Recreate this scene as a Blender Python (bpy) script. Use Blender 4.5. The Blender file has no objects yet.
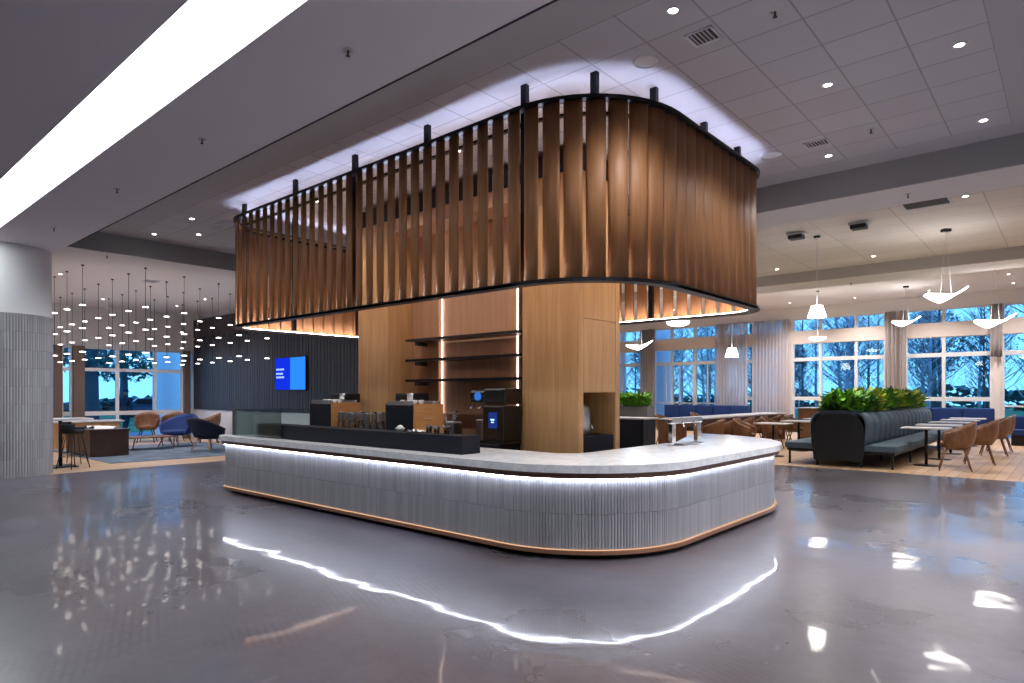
import bpy, bmesh, math, random
from mathutils import Vector, Matrix
PI = math.pi
C = bpy.context.scene.collection
random.seed(7)

# ------------------------------------------------------------------ helpers
class MB:
    """collects shapes, linked as ONE mesh object"""
    def __init__(s): s.bm = bmesh.new(); s.sm = False
    def face(s, vs, smooth=False):
        try:
            f = s.bm.faces.new(vs); f.smooth = smooth; return f
        except ValueError: return None
    def box(s, x0, x1, y0, y1, z0, z1, M=None, bev=0):
        P = [(x0,y0,z0),(x1,y0,z0),(x1,y1,z0),(x0,y1,z0),(x0,y0,z1),(x1,y0,z1),(x1,y1,z1),(x0,y1,z1)]
        t = bmesh.new(); v = [t.verts.new(p) for p in P]
        for q in ((0,3,2,1),(4,5,6,7),(0,1,5,4),(1,2,6,5),(2,3,7,6),(3,0,4,7)): t.faces.new([v[i] for i in q])
        if bev > 0:
            bmesh.ops.bevel(t, geom=t.edges[:], offset=bev, segments=3, profile=.5, affect='EDGES')
            for f in t.faces: f.smooth = False
        if M is not None: t.transform(M)
        me = bpy.data.meshes.new('t'); t.to_mesh(me); t.free(); s.bm.from_mesh(me); bpy.data.meshes.remove(me)
        return s
    def tube(s, pts, r, n=8, cap=True, smooth=True):
        pts = [Vector(p) for p in pts]; rs = r if isinstance(r, (list, tuple)) else [r]*len(pts)
        rings = []; up = None
        for i, p in enumerate(pts):
            d = (pts[min(i+1, len(pts)-1)] - pts[max(i-1, 0)]).normalized()
            if up is None:
                a = Vector((0,0,1)) if abs(d.z) < .9 else Vector((1,0,0))
            else: a = up
            u = d.cross(a).normalized(); w = u.cross(d).normalized(); up = w
            rings.append([s.bm.verts.new(p + (u*math.cos(2*PI*k/n) + w*math.sin(2*PI*k/n))*rs[i]) for k in range(n)])
        for a, b in zip(rings, rings[1:]):
            for k in range(n): s.face([a[k], a[(k+1)%n], b[(k+1)%n], b[k]], smooth)
        if cap: s.face(rings[0][::-1]); s.face(rings[-1])
        return s
    def lathe(s, prof, n=20, c=(0,0,0), smooth=True, cap=False):
        rings = []
        for r, z in prof:
            rings.append([s.bm.verts.new((c[0]+r*math.cos(2*PI*k/n), c[1]+r*math.sin(2*PI*k/n), c[2]+z)) for k in range(n)])
        for a, b in zip(rings, rings[1:]):
            for k in range(n): s.face([a[k], a[(k+1)%n], b[(k+1)%n], b[k]], smooth)
        if cap: s.face(rings[0][::-1]); s.face(rings[-1])
        return s
    def prism(s, pts, z0, z1):
        a = [s.bm.verts.new((x,y,z0)) for x,y in pts]; b = [s.bm.verts.new((x,y,z1)) for x,y in pts]
        n = len(pts); s.face(a[::-1]); s.face(b)
        for k in range(n): s.face([a[k], a[(k+1)%n], b[(k+1)%n], b[k]])
        return s
    def grid(s, fn, nu, nv, smooth=True, uv=False):
        V = [[s.bm.verts.new(fn(i/nu, j/nv)) for j in range(nv+1)] for i in range(nu+1)]
        for i in range(nu):
            for j in range(nv): s.face([V[i][j], V[i+1][j], V[i+1][j+1], V[i][j+1]], smooth)
        return s
    def sheet(s, fn, nu, nv, th):          # a grid with thickness th along its own normal
        e = 1e-3
        def nrm(u, v):
            a = Vector(fn(min(u+e,1), v)) - Vector(fn(max(u-e,0), v)); b = Vector(fn(u, min(v+e,1))) - Vector(fn(u, max(v-e,0)))
            n = a.cross(b); return n.normalized() if n.length > 1e-12 else Vector((0,0,1))
        A = [[s.bm.verts.new(fn(i/nu, j/nv)) for j in range(nv+1)] for i in range(nu+1)]
        B = [[s.bm.verts.new(Vector(fn(i/nu, j/nv)) - nrm(i/nu, j/nv)*th) for j in range(nv+1)] for i in range(nu+1)]
        for i in range(nu):
            for j in range(nv):
                s.face([A[i][j], A[i+1][j], A[i+1][j+1], A[i][j+1]], True); s.face([B[i][j], B[i][j+1], B[i+1][j+1], B[i+1][j]], True)
        for i in range(nu):
            s.face([A[i][0], B[i][0], B[i+1][0], A[i+1][0]]); s.face([A[i][nv], A[i+1][nv], B[i+1][nv], B[i][nv]])
        for j in range(nv):
            s.face([A[0][j], A[0][j+1], B[0][j+1], B[0][j]]); s.face([A[nu][j], B[nu][j], B[nu][j+1], A[nu][j+1]])
        return s
    def build(s, name, m, parent=None):
        me = bpy.data.meshes.new(name); s.bm.normal_update(); s.bm.to_mesh(me); s.bm.free()
        o = bpy.data.objects.new(name, me); C.objects.link(o); me.materials.append(m)
        if parent: o.parent = parent
        return o

def tag(o, label=None, cat=None, group=None, kind=None):
    if label: o['label'] = label
    if cat: o['category'] = cat
    if group: o['group'] = group
    if kind: o['kind'] = kind
    return o
def empty(name, loc=(0,0,0), rz=0, label=None, cat=None, group=None, kind=None):
    o = bpy.data.objects.new(name, None); C.objects.link(o); o.location = loc; o.rotation_euler = (0,0,rz)
    o.empty_display_size = .05
    return tag(o, label, cat, group, kind)
def copy_tree(o, parent=None):
    c = o.copy(); C.objects.link(c)
    if parent: c.parent = parent
    for ch in list(o.children): copy_tree(ch, c)
    return c
def box(name, m, b, parent=None, bev=0): return MB().box(*b, bev=bev).build(name, m, parent)
def struct(name, mb, m, parent=None):
    o = mb.build(name, m, parent)
    if parent is None: o['kind'] = 'structure'
    return o

# ------------------------------------------------------------------ materials
def newmat(name):
    m = bpy.data.materials.new(name); m.use_nodes = True; nt = m.node_tree
    return m, nt, nt.nodes['Principled BSDF'], nt.nodes['Material Output']
def N(nt, t, **k):
    n = nt.nodes.new(t)
    for a, b in k.items():
        if a.startswith('i_'): n.inputs[a[2:].replace('_', ' ')].default_value = b
        else: setattr(n, a, b)
    return n
def L(nt, a, b): nt.links.new(a, b)
def rgb(c): return (*c, 1)
def mat(name, col, rough=.5, metal=0, var=0, scale=8, bump=0, bscale=60, spec=.5, stretch=(1,1,1), coat=0, emit=None, es=0, detail=4):
    m, nt, b, out = newmat(name)
    b.inputs['Base Color'].default_value = rgb(col); b.inputs['Roughness'].default_value = rough; b.inputs['Metallic'].default_value = metal
    b.inputs['Specular IOR Level'].default_value = spec; b.inputs['Coat Weight'].default_value = coat
    tc = N(nt, 'ShaderNodeTexCoord'); mp = N(nt, 'ShaderNodeMapping'); mp.inputs['Scale'].default_value = stretch
    L(nt, tc.outputs['Object'], mp.inputs[0])
    if var > 0:
        n = N(nt, 'ShaderNodeTexNoise', i_Scale=scale, i_Detail=detail); L(nt, mp.outputs[0], n.inputs['Vector'])
        r = N(nt, 'ShaderNodeValToRGB'); e = r.color_ramp.elements
        e[0].position = .3; e[1].position = .7
        e[0].color = rgb([c*(1-var) for c in col]); e[1].color = rgb([min(1, c*(1+var)) for c in col])
        L(nt, n.outputs['Fac'], r.inputs[0]); L(nt, r.outputs[0], b.inputs['Base Color'])
    if bump > 0:
        n = N(nt, 'ShaderNodeTexNoise', i_Scale=bscale, i_Detail=3); L(nt, mp.outputs[0], n.inputs['Vector'])
        bp = N(nt, 'ShaderNodeBump', i_Strength=bump, i_Distance=.01); L(nt, n.outputs['Fac'], bp.inputs['Height']); L(nt, bp.outputs[0], b.inputs['Normal'])
    if es:
        b.inputs['Emission Color'].default_value = rgb(emit or col); b.inputs['Emission Strength'].default_value = es
    return m
def emis(name, col, s):
    m, nt, b, out = newmat(name); nt.nodes.remove(b)
    e = N(nt, 'ShaderNodeEmission'); e.inputs[0].default_value = rgb(col); e.inputs[1].default_value = s
    L(nt, e.outputs[0], out.inputs[0]); return m
def wood(name, c1, c2, rough=.45, scale=(14,14,.9), coat=0, bands=6):
    m, nt, b, out = newmat(name)
    tc = N(nt, 'ShaderNodeTexCoord'); mp = N(nt, 'ShaderNodeMapping'); mp.inputs['Scale'].default_value = scale
    L(nt, tc.outputs['Object'], mp.inputs[0])
    n = N(nt, 'ShaderNodeTexNoise', i_Scale=2.2, i_Detail=7, i_Roughness=.6, i_Distortion=.5); L(nt, mp.outputs[0], n.inputs['Vector'])
    w = N(nt, 'ShaderNodeTexNoise', i_Scale=bands, i_Detail=2); L(nt, mp.outputs[0], w.inputs['Vector'])
    mx = N(nt, 'ShaderNodeMath', operation='ADD'); L(nt, n.outputs['Fac'], mx.inputs[0])
    ml = N(nt, 'ShaderNodeMath', operation='MULTIPLY'); ml.inputs[1].default_value = .35; L(nt, w.outputs['Fac'], ml.inputs[0]); L(nt, ml.outputs[0], mx.inputs[1])
    r = N(nt, 'ShaderNodeValToRGB'); e = r.color_ramp.elements; e[0].position = .5; e[1].position = .85; e[0].color = rgb(c1); e[1].color = rgb(c2)
    L(nt, mx.outputs[0], r.inputs[0]); L(nt, r.outputs[0], b.inputs['Base Color'])
    b.inputs['Roughness'].default_value = rough; b.inputs['Coat Weight'].default_value = coat
    return m

M = {}
def concrete():
    m, nt, b, out = newmat('polished_concrete')
    tc = N(nt, 'ShaderNodeTexCoord')
    n1 = N(nt, 'ShaderNodeTexNoise', i_Scale=.45, i_Detail=6, i_Roughness=.6); L(nt, tc.outputs['Object'], n1.inputs['Vector'])
    n2 = N(nt, 'ShaderNodeTexNoise', i_Scale=9, i_Detail=8, i_Roughness=.7); L(nt, tc.outputs['Object'], n2.inputs['Vector'])
    r = N(nt, 'ShaderNodeValToRGB'); e = r.color_ramp.elements; e[0].position = .3; e[1].position = .72
    e[0].color = (.06,.057,.07,1); e[1].color = (.185,.18,.212,1)
    ad = N(nt, 'ShaderNodeMath', operation='MULTIPLY_ADD'); ad.inputs[1].default_value = .3; L(nt, n2.outputs['Fac'], ad.inputs[0])
    sc = N(nt, 'ShaderNodeMath', operation='MULTIPLY'); sc.inputs[1].default_value = .7; L(nt, n1.outputs['Fac'], sc.inputs[0]); L(nt, sc.outputs[0], ad.inputs[2])
    L(nt, ad.outputs[0], r.inputs[0])
    # old tile-adhesive marks left in rows in the slab near the bar's front left
    br = N(nt, 'ShaderNodeTexBrick'); br.inputs['Scale'].default_value = 1; br.inputs['Brick Width'].default_value = .16; br.inputs['Row Height'].default_value = .05
    br.inputs['Mortar Size'].default_value = .016; br.inputs['Mortar Smooth'].default_value = .6
    br.inputs['Color1'].default_value = (0,0,0,1); br.inputs['Color2'].default_value = (0,0,0,1); br.inputs['Mortar'].default_value = (1,1,1,1)
    mp = N(nt, 'ShaderNodeMapping'); mp.inputs['Rotation'].default_value = (0,0,.35); L(nt, tc.outputs['Object'], mp.inputs[0])
    n3 = N(nt, 'ShaderNodeTexNoise', i_Scale=1.1, i_Detail=3); L(nt, tc.outputs['Object'], n3.inputs['Vector'])
    L(nt, mp.outputs[0], br.inputs['Vector'])
    mk = N(nt, 'ShaderNodeMapRange'); mk.inputs['From Min'].default_value = .47; mk.inputs['From Max'].default_value = .62; mk.inputs['To Max'].default_value = .38
    L(nt, n3.outputs['Fac'], mk.inputs['Value'])
    mm = N(nt, 'ShaderNodeMath', operation='MULTIPLY'); L(nt, br.outputs['Color'], mm.inputs[0]); L(nt, mk.outputs[0], mm.inputs[1])
    mix = N(nt, 'ShaderNodeMixRGB', blend_type='MULTIPLY'); mix.inputs[2].default_value = (.45,.42,.42,1)
    n5 = N(nt, 'ShaderNodeTexNoise', i_Scale=.28, i_Detail=4, i_Distortion=.8); L(nt, tc.outputs['Object'], n5.inputs['Vector'])
    r5 = N(nt, 'ShaderNodeValToRGB'); e5 = r5.color_ramp.elements; e5[0].position = .38; e5[1].position = .62; e5[0].color = (.72,.62,.58,1); e5[1].color = (1,1,1.06,1)
    L(nt, n5.outputs['Fac'], r5.inputs[0])
    m5 = N(nt, 'ShaderNodeMixRGB', blend_type='MULTIPLY'); m5.inputs[0].default_value = 1; L(nt, r.outputs[0], m5.inputs[1]); L(nt, r5.outputs[0], m5.inputs[2])
    n6 = N(nt, 'ShaderNodeTexNoise', i_Scale=2.6, i_Detail=5, i_Roughness=.65); L(nt, tc.outputs['Object'], n6.inputs['Vector'])
    r6 = N(nt, 'ShaderNodeMapRange'); r6.inputs['From Min'].default_value = .67; r6.inputs['From Max'].default_value = .72; r6.inputs['To Max'].default_value = .28; L(nt, n6.outputs['Fac'], r6.inputs['Value'])
    m6 = N(nt, 'ShaderNodeMixRGB'); m6.inputs[2].default_value = (.3,.29,.29,1); L(nt, r6.outputs[0], m6.inputs[0]); L(nt, m5.outputs[0], m6.inputs[1])
    L(nt, mm.outputs[0], mix.inputs[0]); L(nt, m6.outputs[0], mix.inputs[1]); L(nt, mix.outputs[0], b.inputs['Base Color'])
    rr = N(nt, 'ShaderNodeMapRange'); rr.inputs['To Min'].default_value = .2; rr.inputs['To Max'].default_value = .38
    L(nt, n1.outputs['Fac'], rr.inputs['Value']); L(nt, rr.outputs[0], b.inputs['Roughness'])
    n4 = N(nt, 'ShaderNodeTexNoise', i_Scale=1.1, i_Detail=2.5); L(nt, tc.outputs['Object'], n4.inputs['Vector'])
    bp = N(nt, 'ShaderNodeBump', i_Strength=.36, i_Distance=.022); L(nt, n4.outputs['Fac'], bp.inputs['Height']); L(nt, bp.outputs[0], b.inputs['Normal'])
    b.inputs['Specular IOR Level'].default_value = .6
    b.inputs['Coat Weight'].default_value = .4; b.inputs['Coat Roughness'].default_value = .05
    L(nt, bp.outputs[0], b.inputs['Coat Normal'])
    return m
def planks(name, c1, c2, w=.18, l=1.6, rot=0, gap=.004, rough=.4, mort=(.05,.03,.02)):
    m, nt, b, out = newmat(name)
    tc = N(nt, 'ShaderNodeTexCoord'); mp = N(nt, 'ShaderNodeMapping'); mp.inputs['Rotation'].default_value = (0,0,rot); L(nt, tc.outputs['Object'], mp.inputs[0])
    br = N(nt, 'ShaderNodeTexBrick'); br.inputs['Scale'].default_value = 1; br.inputs['Brick Width'].default_value = l; br.inputs['Row Height'].default_value = w
    br.inputs['Mortar Size'].default_value = gap; br.inputs['Color1'].default_value = rgb(c1); br.inputs['Color2'].default_value = rgb(c2); br.inputs['Mortar'].default_value = rgb(mort)
    L(nt, mp.outputs[0], br.inputs['Vector'])
    n = N(nt, 'ShaderNodeTexNoise', i_Scale=5, i_Detail=5); mp2 = N(nt, 'ShaderNodeMapping'); mp2.inputs['Scale'].default_value = (1,8,1) if rot == 0 else (8,1,1)
    L(nt, tc.outputs['Object'], mp2.inputs[0]); L(nt, mp2.outputs[0], n.inputs['Vector'])
    mx = N(nt, 'ShaderNodeMixRGB', blend_type='OVERLAY'); mx.inputs[0].default_value = .35; L(nt, br.outputs['Color'], mx.inputs[1]); L(nt, n.outputs['Fac'], mx.inputs[2])
    L(nt, mx.outputs[0], b.inputs['Base Color']); b.inputs['Roughness'].default_value = rough
    return m
def ceiling_tiles(name, c, x0, y0, tx, ty, line=(.05,.05,.055)):
    m, nt, b, out = newmat(name)
    tc = N(nt, 'ShaderNodeTexCoord'); mp = N(nt, 'ShaderNodeMapping'); mp.inputs['Location'].default_value = (-x0, -y0, 0); L(nt, tc.outputs['Object'], mp.inputs[0])
    br = N(nt, 'ShaderNodeTexBrick'); br.offset = 0; br.inputs['Scale'].default_value = 1; br.inputs['Brick Width'].default_value = tx; br.inputs['Row Height'].default_value = ty
    br.inputs['Mortar Size'].default_value = .009; br.inputs['Mortar Smooth'].default_value = .2
    br.inputs['Color1'].default_value = rgb(c); br.inputs['Color2'].default_value = rgb([k*.93 for k in c]); br.inputs['Mortar'].default_value = rgb(line)
    L(nt, mp.outputs[0], br.inputs['Vector']); L(nt, br.outputs['Color'], b.inputs['Base Color']); b.inputs['Roughness'].default_value = .9
    n = N(nt, 'ShaderNodeTexNoise', i_Scale=180); L(nt, tc.outputs['Object'], n.inputs['Vector'])
    bp = N(nt, 'ShaderNodeBump', i_Strength=.25, i_Distance=.004); L(nt, n.outputs['Fac'], bp.inputs['Height']); L(nt, bp.outputs[0], b.inputs['Normal'])
    return m
def glazed_tiles():
    m, nt, b, out = newmat('glazed_finger_tiles')
    uv = N(nt, 'ShaderNodeUVMap'); sp = N(nt, 'ShaderNodeSeparateXYZ'); L(nt, uv.outputs[0], sp.inputs[0])
    f = N(nt, 'ShaderNodeMath', operation='FLOOR'); L(nt, sp.outputs[0], f.inputs[0]); g = N(nt, 'ShaderNodeMath', operation='FLOOR'); L(nt, sp.outputs[1], g.inputs[0])
    cb = N(nt, 'ShaderNodeCombineXYZ'); L(nt, f.outputs[0], cb.inputs[0]); L(nt, g.outputs[0], cb.inputs[1])
    w = N(nt, 'ShaderNodeTexWhiteNoise', noise_dimensions='2D'); L(nt, cb.outputs[0], w.inputs['Vector'])
    r = N(nt, 'ShaderNodeValToRGB'); e = r.color_ramp.elements; e[0].position = .0; e[1].position = 1
    e[0].color = (.33,.33,.355,1); e[1].color = (.41,.41,.435,1)
    L(nt, w.outputs['Value'], r.inputs[0]); L(nt, r.outputs[0], b.inputs['Base Color'])
    b.inputs['Roughness'].default_value = .25
    return m
def marble():
    m, nt, b, out = newmat('white_quartz')
    tc = N(nt, 'ShaderNodeTexCoord')
    n = N(nt, 'ShaderNodeTexNoise', i_Scale=7, i_Detail=8, i_Roughness=.7, i_Distortion=1.5); L(nt, tc.outputs['Object'], n.inputs['Vector'])
    r = N(nt, 'ShaderNodeValToRGB'); e = r.color_ramp.elements; e[0].position = .38; e[1].position = .6; e[0].color = (.72,.73,.75,1); e[1].color = (.9,.91,.93,1)
    L(nt, n.outputs['Fac'], r.inputs[0]); L(nt, r.outputs[0], b.inputs['Base Color']); b.inputs['Roughness'].default_value = .18
    return m
def glass(name='clear_glass', tint=(.9,.96,1), refl=.6):
    m, nt, b, out = newmat(name); nt.nodes.remove(b)
    t = N(nt, 'ShaderNodeBsdfTransparent'); t.inputs[0].default_value = rgb(tint)
    g = N(nt, 'ShaderNodeBsdfGlossy'); g.inputs['Roughness'].default_value = .02
    lw = N(nt, 'ShaderNodeFresnel'); lw.inputs[0].default_value = 1.5
    mu = N(nt, 'ShaderNodeMath', operation='MULTIPLY'); mu.inputs[1].default_value = refl; mu.use_clamp = True; L(nt, lw.outputs[0], mu.inputs[0])
    mx = N(nt, 'ShaderNodeMixShader'); L(nt, mu.outputs[0], mx.inputs[0]); L(nt, t.outputs[0], mx.inputs[1]); L(nt, g.outputs[0], mx.inputs[2]); L(nt, mx.outputs[0], out.inputs[0])
    return m
def sheer(name, col, a):
    m, nt, b, out = newmat(name); nt.nodes.remove(b)
    t = N(nt, 'ShaderNodeBsdfTransparent'); d = N(nt, 'ShaderNodeBsdfDiffuse'); d.inputs[0].default_value = rgb(col)
    tr = N(nt, 'ShaderNodeBsdfTranslucent'); tr.inputs[0].default_value = rgb(col)
    m1 = N(nt, 'ShaderNodeMixShader'); m1.inputs[0].default_value = .5; L(nt, d.outputs[0], m1.inputs[1]); L(nt, tr.outputs[0], m1.inputs[2])
    m2 = N(nt, 'ShaderNodeMixShader'); m2.inputs[0].default_value = a; L(nt, t.outputs[0], m2.inputs[1]); L(nt, m1.outputs[0], m2.inputs[2]); L(nt, m2.outputs[0], out.inputs[0])
    return m

M['concrete'] = concrete()
M['oak_floor'] = planks('oak_floor', (.5,.33,.2), (.6,.42,.27), rot=PI/2)
M['gyp'] = mat('painted_plaster', (.8,.78,.86), .85)
M['gypw'] = mat('warm_white_plaster', (.76,.74,.75), .85)
M['fascia'] = mat('fascia_paint', (.36,.37,.38), .8)
M['fascia2'] = mat('beige_fascia_paint', (.56,.51,.47), .8)
M['tilec'] = ceiling_tiles('acoustic_tiles', (.58,.57,.61), -13.525, 4.44, .565, .52, (.36,.36,.38))
M['tilew'] = ceiling_tiles('dining_acoustic_tiles', (.76,.71,.68), -19, 10.9, 1.2, .6, (.5,.47,.45))
M['white'] = mat('white_paint', (.75,.76,.78), .5)
M['wframe'] = mat('white_window_frame', (.7,.72,.75), .4)
M['spandrel'] = mat('beige_valance', (.7,.63,.6), .8)
M['post'] = mat('bronze_post', (.14,.095,.08), .6)
M['slatwall'] = mat('charcoal_timber_panel', (.04,.04,.052), .5, var=.25, scale=4, stretch=(6,6,.5))
M['slatback'] = mat('dark_slat_backing', (.02,.02,.026), .8)
M['black'] = mat('black_metal', (.012,.012,.015), .4, metal=.3)
M['steelblk'] = mat('blackened_steel', (.02,.02,.025), .35, metal=.7)
M['matteblk'] = mat('matte_black_laminate', (.009,.011,.018), .6, var=.2, scale=30, spec=.25)
M['slat'] = wood('canopy_timber', (.27,.112,.038), (.37,.165,.062), .55, (6,6,.4))
M['oak'] = wood('honey_oak_veneer', (.46,.25,.105), (.6,.36,.165), .42, (9,9,.35))
M['oakpanel'] = wood('rosy_oak_panel', (.42,.24,.14), (.52,.31,.19), .4, (9,9,.35))
M['walnut'] = wood('walnut', (.13,.06,.032), (.24,.12,.062), .42, (9,9,2))
M['brown'] = mat('dark_brown_veneer', (.045,.022,.014), .45, var=.2, scale=4)
M['copper'] = mat('brushed_copper', (.62,.33,.2), .3, metal=.85)
M['tiles'] = glazed_tiles()
M['quartz'] = marble()
M['led'] = emis('cool_led', (.78,.84,1), 22)
M['ledtop'] = emis('cool_uplight_led', (.66,.71,1), 18)
M['ledwarm'] = emis('warm_led', (1,.82,.72), 14)
M['ledwarm2'] = emis('soft_pink_white_led', (1,.78,.68), 4)
M['copperline'] = emis('amber_emissive_line', (1,.6,.36), .5)
M['band'] = emis('luminous_ceiling_membrane', (.93,.96,1), 4.3)
M['lamp'] = emis('lit_lamp_glass', (1,.95,.88), 8)
M['disc'] = emis('lit_disc', (1,.9,.84), 5)
M['dl'] = emis('lit_downlight', (1,.96,.9), 16)
M['glass'] = glass()
M['gguard'] = glass('counter_glass', (.8,.9,.9), .8)
M['drape'] = sheer('taupe_drape', (.6,.55,.55), .93)
M['sheer'] = sheer('sheer_curtain', (.8,.77,.8), .68)
M['chrome'] = mat('polished_chrome', (.75,.77,.8), .08, metal=1)
M['steel'] = mat('brushed_steel', (.45,.45,.47), .28, metal=1)
M['navy'] = mat('navy_upholstery', (.006,.035,.16), .85, bump=.2)
M['teal'] = mat('slate_blue_upholstery', (.07,.115,.155), .75, bump=.25, bscale=120, var=.12, scale=20)
M['charc'] = mat('charcoal_upholstery', (.012,.014,.018), .85)
M['tabletop'] = mat('white_laminate', (.62,.62,.64), .3)
M['rug'] = mat('blue_grey_rug', (.12,.17,.24), .95, var=.4, scale=3, bump=.4, bscale=200)
M['leaf'] = mat('green_leaf', (.14,.38,.03), .5, var=.7, scale=5)
M['leafdk'] = mat('dark_outdoor_foliage', (.05,.16,.15), .7, var=.6, scale=.8)
M['bark'] = mat('tree_bark', (.1,.11,.13), .9)
M['birch'] = mat('pale_bark', (.42,.45,.5), .8, var=.4, scale=3)
M['grass'] = mat('lawn', (.05,.22,.07), .9, var=.5, scale=.3)
M['terrace'] = mat('outdoor_paving', (.3,.33,.36), .8)
M['paper'] = mat('white_paper', (.8,.8,.78), .6)
M['ceramic'] = mat('white_ceramic', (.85,.84,.82), .15)
M['glassware'] = glass('glassware', (.86,.88,.9), 3.0)
M['juice'] = mat('amber_drink', (.75,.34,.06), .1)
M['grille'] = mat('dark_grille', (.03,.03,.032), .7)
M['person'] = mat('dark_jacket', (.01,.015,.03), .8)
M['skin'] = mat('skin', (.35,.2,.15), .6)
M['carblue'] = mat('car_paint', (.03,.07,.16), .25)

# ------------------------------------------------------------------ the room
H = 4.18      # soffit
H1 = 4.54     # tiled recess over the bar
H2 = 4.42     # dining recess
H3 = 4.85     # bay in front of the windows
XL, XR, YB, YW = -22.6, 6.0, -6.0, 26.0
XE, YD = -13.8, 9.4          # lounge soffit edge, dark wall
DX = -19.0
def slab(mb, x0, x1, y0, y1, z, t=.12): mb.box(x0, x1, y0, y1, z, z+t)

struct('floor', MB().box(-14.4, XR, YB, 14.0, -.1, 0), M['concrete'])
struct('floor_lounge', MB().box(XL, -14.4, YB, YD, -.1, .0), M['oak_floor']).name = 'floor'
fl = MB(); fl.box(DX, XR, 14.0, YW, -.1, 0); fl.box(DX, -14.4, YD, 14.0, -.1, 0)
struct('floor', fl, M['oak_floor'])
# low soffit with the luminous band let into it
c = MB()
BY0, BY1 = 1.85, 2.38
for y0, y1 in ((YB, BY0), (BY1, 3.49)): c.box(XL, XR, y0, y1, H, H+.5)
c.box(XL, XR, BY0, BY1, H+.1, H+.5)
struct('ceiling', c, M['gyp'])
bandt = empty('ceiling_light_band', (-6, 2.1, H), label='long glowing white light band set into the low grey ceiling at upper left', cat='ceiling light')
b = MB().box(-16, 11.9, -.25, .28, .03, .05).build('light_membrane', M['band'], bandt)
b = MB().box(-16, 11.9, -.262, -.25, -.004, .07); b.box(-16, 11.9, .28, .292, -.004, .07); b.build('light_frame', M['white'], bandt)
c = MB(); c.box(XL, XE, 3.49, YD+.16, H, H+.5)
struct('ceiling', c, M['gypw'])
# bar recess: tiles with a plain border, fascias
c = MB(); c.box(-13.15, -.53, 4.42, 9.14, H1, H1+.1)
struct('ceiling', c, M['tilec'])
c = MB()
c.box(XE, 3, 3.49, 4.42, H1, H1+.1); c.box(XE, 3, 9.14, 9.56, H1, H1+.1); c.box(XE, -13.15, 4.42, 9.14, H1, H1+.1); c.box(-.53, 3, 4.42, 9.14, H1, H1+.1)
struct('ceiling', c, mat('grey_border_paint', (.5,.49,.52), .85))
struct('trim_3', MB().box(XE, 3, 3.485, 3.502, H-.006, H+.03), M['grille'])
c = MB(); c.box(XE, XE+.015, 3.49, 9.56, H+.002, H1); c.box(XE, 3.04, 9.56, 9.6, H+.002, H1+.1); c.box(3, 3.04, 3.49, 9.6, H+.002, H1+.1); 
struct('trim_1', c, M['fascia'])
c = MB(); c.box(XE, XR, 9.6, 10.5, H, H+.5); c.box(3.04, XR, 3.49, 9.6, H, H+.5); c.box(DX, XE, YD+.16, 10.5, H, H+.5)
struct('ceiling', c, M['gypw'])
c = MB(); c.box(DX, XR, 10.5, 16.2, H2, H2+.1); struct('ceiling', c, M['tilew'])
c = MB(); c.box(DX, XR, 16.2, 16.26, H+.002, H2+.1); struct('trim_2', c, M['fascia2'])
c = MB(); c.box(DX, XR, 16.26, 17.3, H, H+.3); struct('ceiling', c, M['gypw'])
c = MB(); c.box(DX, XR, 17.3, YW, H3, H3+.1); c.box(DX, XR, 17.3, 17.34, H, H3); struct('ceiling', c, M['gypw'])
# enclosing walls
struct('wall_front', MB().box(XL, XR, YB-.15, YB, 0, H+.5), M['white'])
struct('wall_right', MB().box(XR, XR+.15, YB, YW, 0, H3+.2), M['white'])
w = MB(); w.box(DX-.15, DX, YD+.2, YW, 0, H3+.2)
struct('wall_far_left', w, M['white']).name = 'wall_side'
# dark slatted wall (with white wainscot) running along X
WX1 = -9.9
w = MB(); w.box(XL, WX1, YD+.04, YD+.2, 0, H+.3); struct('wall_back', w, M['gypw'])
dw = empty('wall_panel', (XL, YD, 0), label='charcoal panelled wall of upright grooved boards with white wainscot carrying the screen', cat='wall panelling')
b = MB(); b.box(0.01, WX1-XL, .01, .04, .99, 4.0); b.build('backing', M['slatback'], dw)
b = MB(); x = .02; k = 0
while x < WX1-XL-.1:
    wd = .105 + .02*((k*7) % 3); b.box(x, x+wd, -.03, .012, .99, 3.42 if k % 5 else 3.32); x += wd+.022; k += 1
b.build('upright_boards', M['slatwall'], dw)
b = MB(); b.box(0.01, WX1-XL, -.034, .012, 3.42, 4.0); b.build('head_panel', mat('charcoal_head_panel', (.075,.062,.066), .7), dw)
b = MB(); b.box(0.01, WX1-XL, 0, .04, .06, .99); 
for i in range(9): b.box(.01, WX1-XL, -.008, .0, .07+i*.1, .155+i*.1)
b.build('wainscot', M['white'], dw)
struct('baseboard_back', MB().box(XL, WX1, YD-.02, YD+.04, 0, .06), M['white'])

# left window wall (X = XL)
w = MB(); w.box(XL-.15, XL, YB, YD+.2, 2.95, H+.3); w.box(XL-.15, XL, YB, 3.9, 0, 2.95)
struct('wall_left', w, M['gypw'])
def lwin(n, y0, y1, mull):
    o = empty('window_%d' % n, (XL, y0, 0), kind='structure')
    f = MB(); W = y1-y0
    for z0, z1 in ((0,.1),(.84,.97),(2.2,2.3),(2.88,2.95)): f.box(-.1, -.02, 0, W, z0, z1)
    for yy in [0.03]+mull+[W-.03]: f.box(-.11, -.01, yy-.045, yy+.045, 0, 2.95)
    f.build('window_frame', M['wframe'], o)
    MB().box(-.065, -.055, 0.02, W-.02, .02, 2.93).build('pane', M['glass'], o)
    return o
lwin(1, 3.9, 5.4, []); lwin(2, 5.55, 5.87, []); lwin(3, 6.1, 9.05, [.97, 2.06]); lwin(4, 9.2, 9.4, [])
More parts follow.
